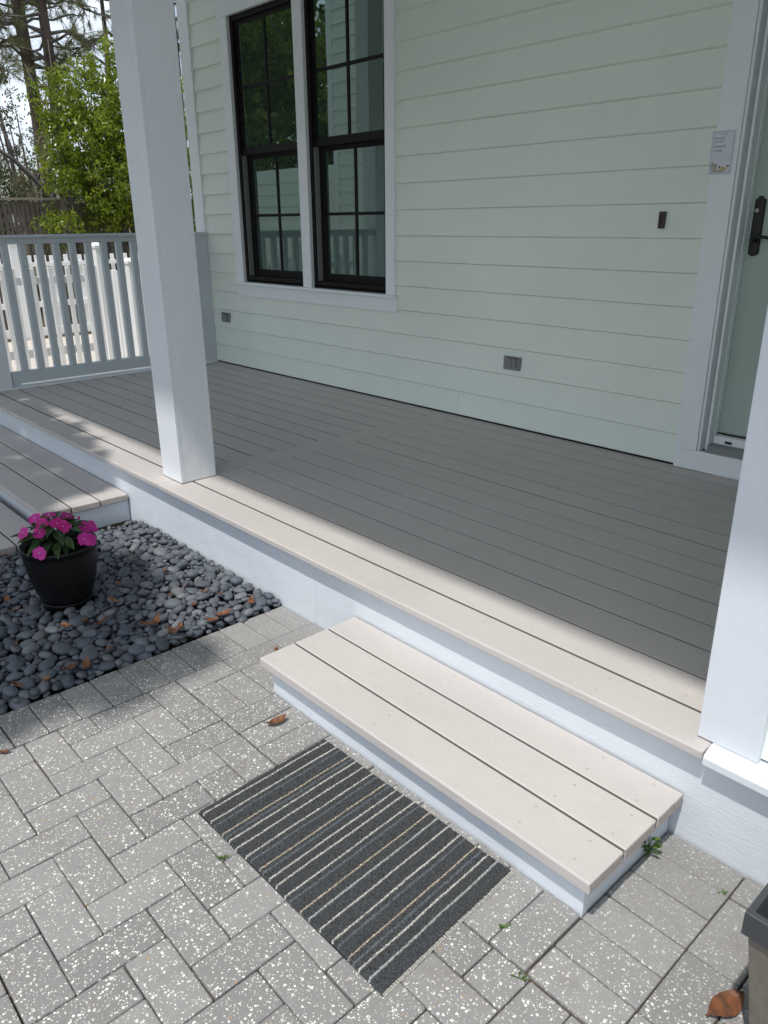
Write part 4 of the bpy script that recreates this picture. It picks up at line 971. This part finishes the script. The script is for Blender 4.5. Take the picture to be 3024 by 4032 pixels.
# ------------------------------------------------------------------ fallen leaves and weeds
def dry_leaf(seed, L, Wd, cm=1.):
    r = random.Random(seed); n = 9; vs = []; fs = []; cu = r.uniform(.2, .7)*cm; tw = r.uniform(-.8, .8); fo = r.uniform(.15, .5)*cm
    for i in range(n+1):
        t = i/n; x = L*(t-.5); wv = Wd*.5*(math.sin(math.pi*min(1, max(0, (t-.10)/.90))))**.8 + .0009; z = cu*L*(t-.5)**2*1.4; an = tw*(t-.5)
        for s in (-1, -.5, 0, .5, 1):
            y = s*wv; zz = z + fo*abs(y) + .002*math.sin(9*t + 3*s + seed); vs.append((x, y*math.cos(an) - 0*zz, zz + y*math.sin(an)))
    for i in range(n):
        for k in range(4): a = i*5 + k; fs.append((a, a+5, a+6, a+1))
    me = np_mesh('fallen_leaf', vs, fs, True); me.materials.append(DRY); return me
DL = [dry_leaf(s, L, Wd) for s, (L, Wd) in enumerate(((.075, .028), (.06, .026), (.085, .032), (.05, .022), (.07, .03)))]
rl = random.Random(3)
LV = [(-.615,-.197),(-.426,-.201),(-.386,-.292),(-.316,-.172),(-.5,-.489),(-.101,-.084),(-.239,-.266),(-.353,-.609),(-.41,-.641),(-.42,-.709),(-.684,-.811),(-.675,-.853),(-1.273,-.656),(-.643,-.402),(-.807,-.804),(-.254,-.141),(-.117,-.824),(-.128,-.986),(-.1,-.904),(-.037-.06,-.766),(-.409,-.9),(-.134,-.658)]
for k, (x, y) in enumerate(LV):
    s_ = rl.uniform(.55, .9)
    o = link('fallen_leaf', rl.choice(DL), None, None, (x, y, .040), (rl.uniform(-.3, .3), rl.uniform(-.3, .3), rl.uniform(0, 6.28)), (s_,)*3)
    tag(o, 'small dry brown leaf lying among the dark pebbles', 'leaf', 'dry leaves on the pebbles')
for (x, y, a, s_, la) in ((-.226,-.484,.6,1.0,'curled russet leaf in the left of the leaf cluster among pebbles'),(-.205,-.452,2.2,.95,'curled russet leaf in the right of the leaf cluster among pebbles'),(-.093,-.427,.3,1.15,'crumpled brown leaf on pebbles beside the paver border'),(-.11,-.395,2.7,.9,'second crumpled brown leaf tucked beside the paver border'),(-.075,-.283,.9,1.2,'long flat brown leaf on pebbles touching the paver edge'),(-.085,-.225,1.2,1.0,'long brown leaf on pebbles nearest the porch wall')):
    o = link('fallen_leaf', rl.choice(DL), None, None, (x, y, .042), (rl.uniform(-.2, .2), rl.uniform(-.2, .2), a), (s_,)*3); tag(o, la, 'leaf', 'dry leaves on the pebbles')
for (x, y, a, s_, la) in ((.589, -.447, 1.40, 1.05, 'single pointed brown leaf on the pavers by the step end'), (.155, -1.125, .9, .55, 'small reddish leaf on the pavers at the left edge'), (.226, -.19, -.6, .5, 'narrow brown leaf in the paver joint behind the step')):
    o = link('fallen_leaf', DL[0], None, None, (x, y, .005), (0, 0, a), (s_,)*3); tag(o, la, 'leaf')
big = dry_leaf(40, .105, .045, .35); o = link('fallen_leaf', big, None, None, (1.973, -.333, .012), (.1, -.05, 1.25), (1, 1, 1)); tag(o, 'large curled brown leaf on the pavers beside the bin', 'leaf')
def weed(x, y, n, L, hgt, label, seed):
    e = empty('weed', (x, y, -.002)); tag(e, label, 'weed', 'weeds in the paver joints'); r = random.Random(seed); vs, fs = leaf_blade(L, L*.5, .3, .2, 5); me = np_mesh('leaf', vs, fs, True); me.materials.append(WEED); col_attr(me, .2)
    bm = bmesh.new()
    for k in range(n):
        a = r.uniform(0, 6.28); z = hgt*r.uniform(.15, 1); px, py = r.uniform(-.012, .012), r.uniform(-.012, .012)
        link('leaf', me, None, e, (px, py, z), (r.uniform(-.4, .4), r.uniform(-.7, .2), a), (r.uniform(.6, 1.1),)*3); tube(bm, [(0, 0, 0), (px*.5, py*.5, z*.6), (px, py, z)], [.0012, .001, .0008], 4)
    link('stems', mesh_bm(bm), WEED, e)
weed(1.664, -.082, 11, .026, .07, 'leafy green weed growing against the right side of the step', 1)
weed(.950, -.858, 9, .010, .008, 'tiny weed in the paver joint left of the door mat', 2)
weed(1.842, -.055, 6, .009, .006, 'tiny bright weed in the joint near the porch skirt', 3)
weed(1.551, -.505, 4, .014, .006, 'single small green leaf in the joint right of the mat', 4)
weed(1.657, -.575, 6, .009, .008, 'tiny weed in the joint in front of the step corner', 5)
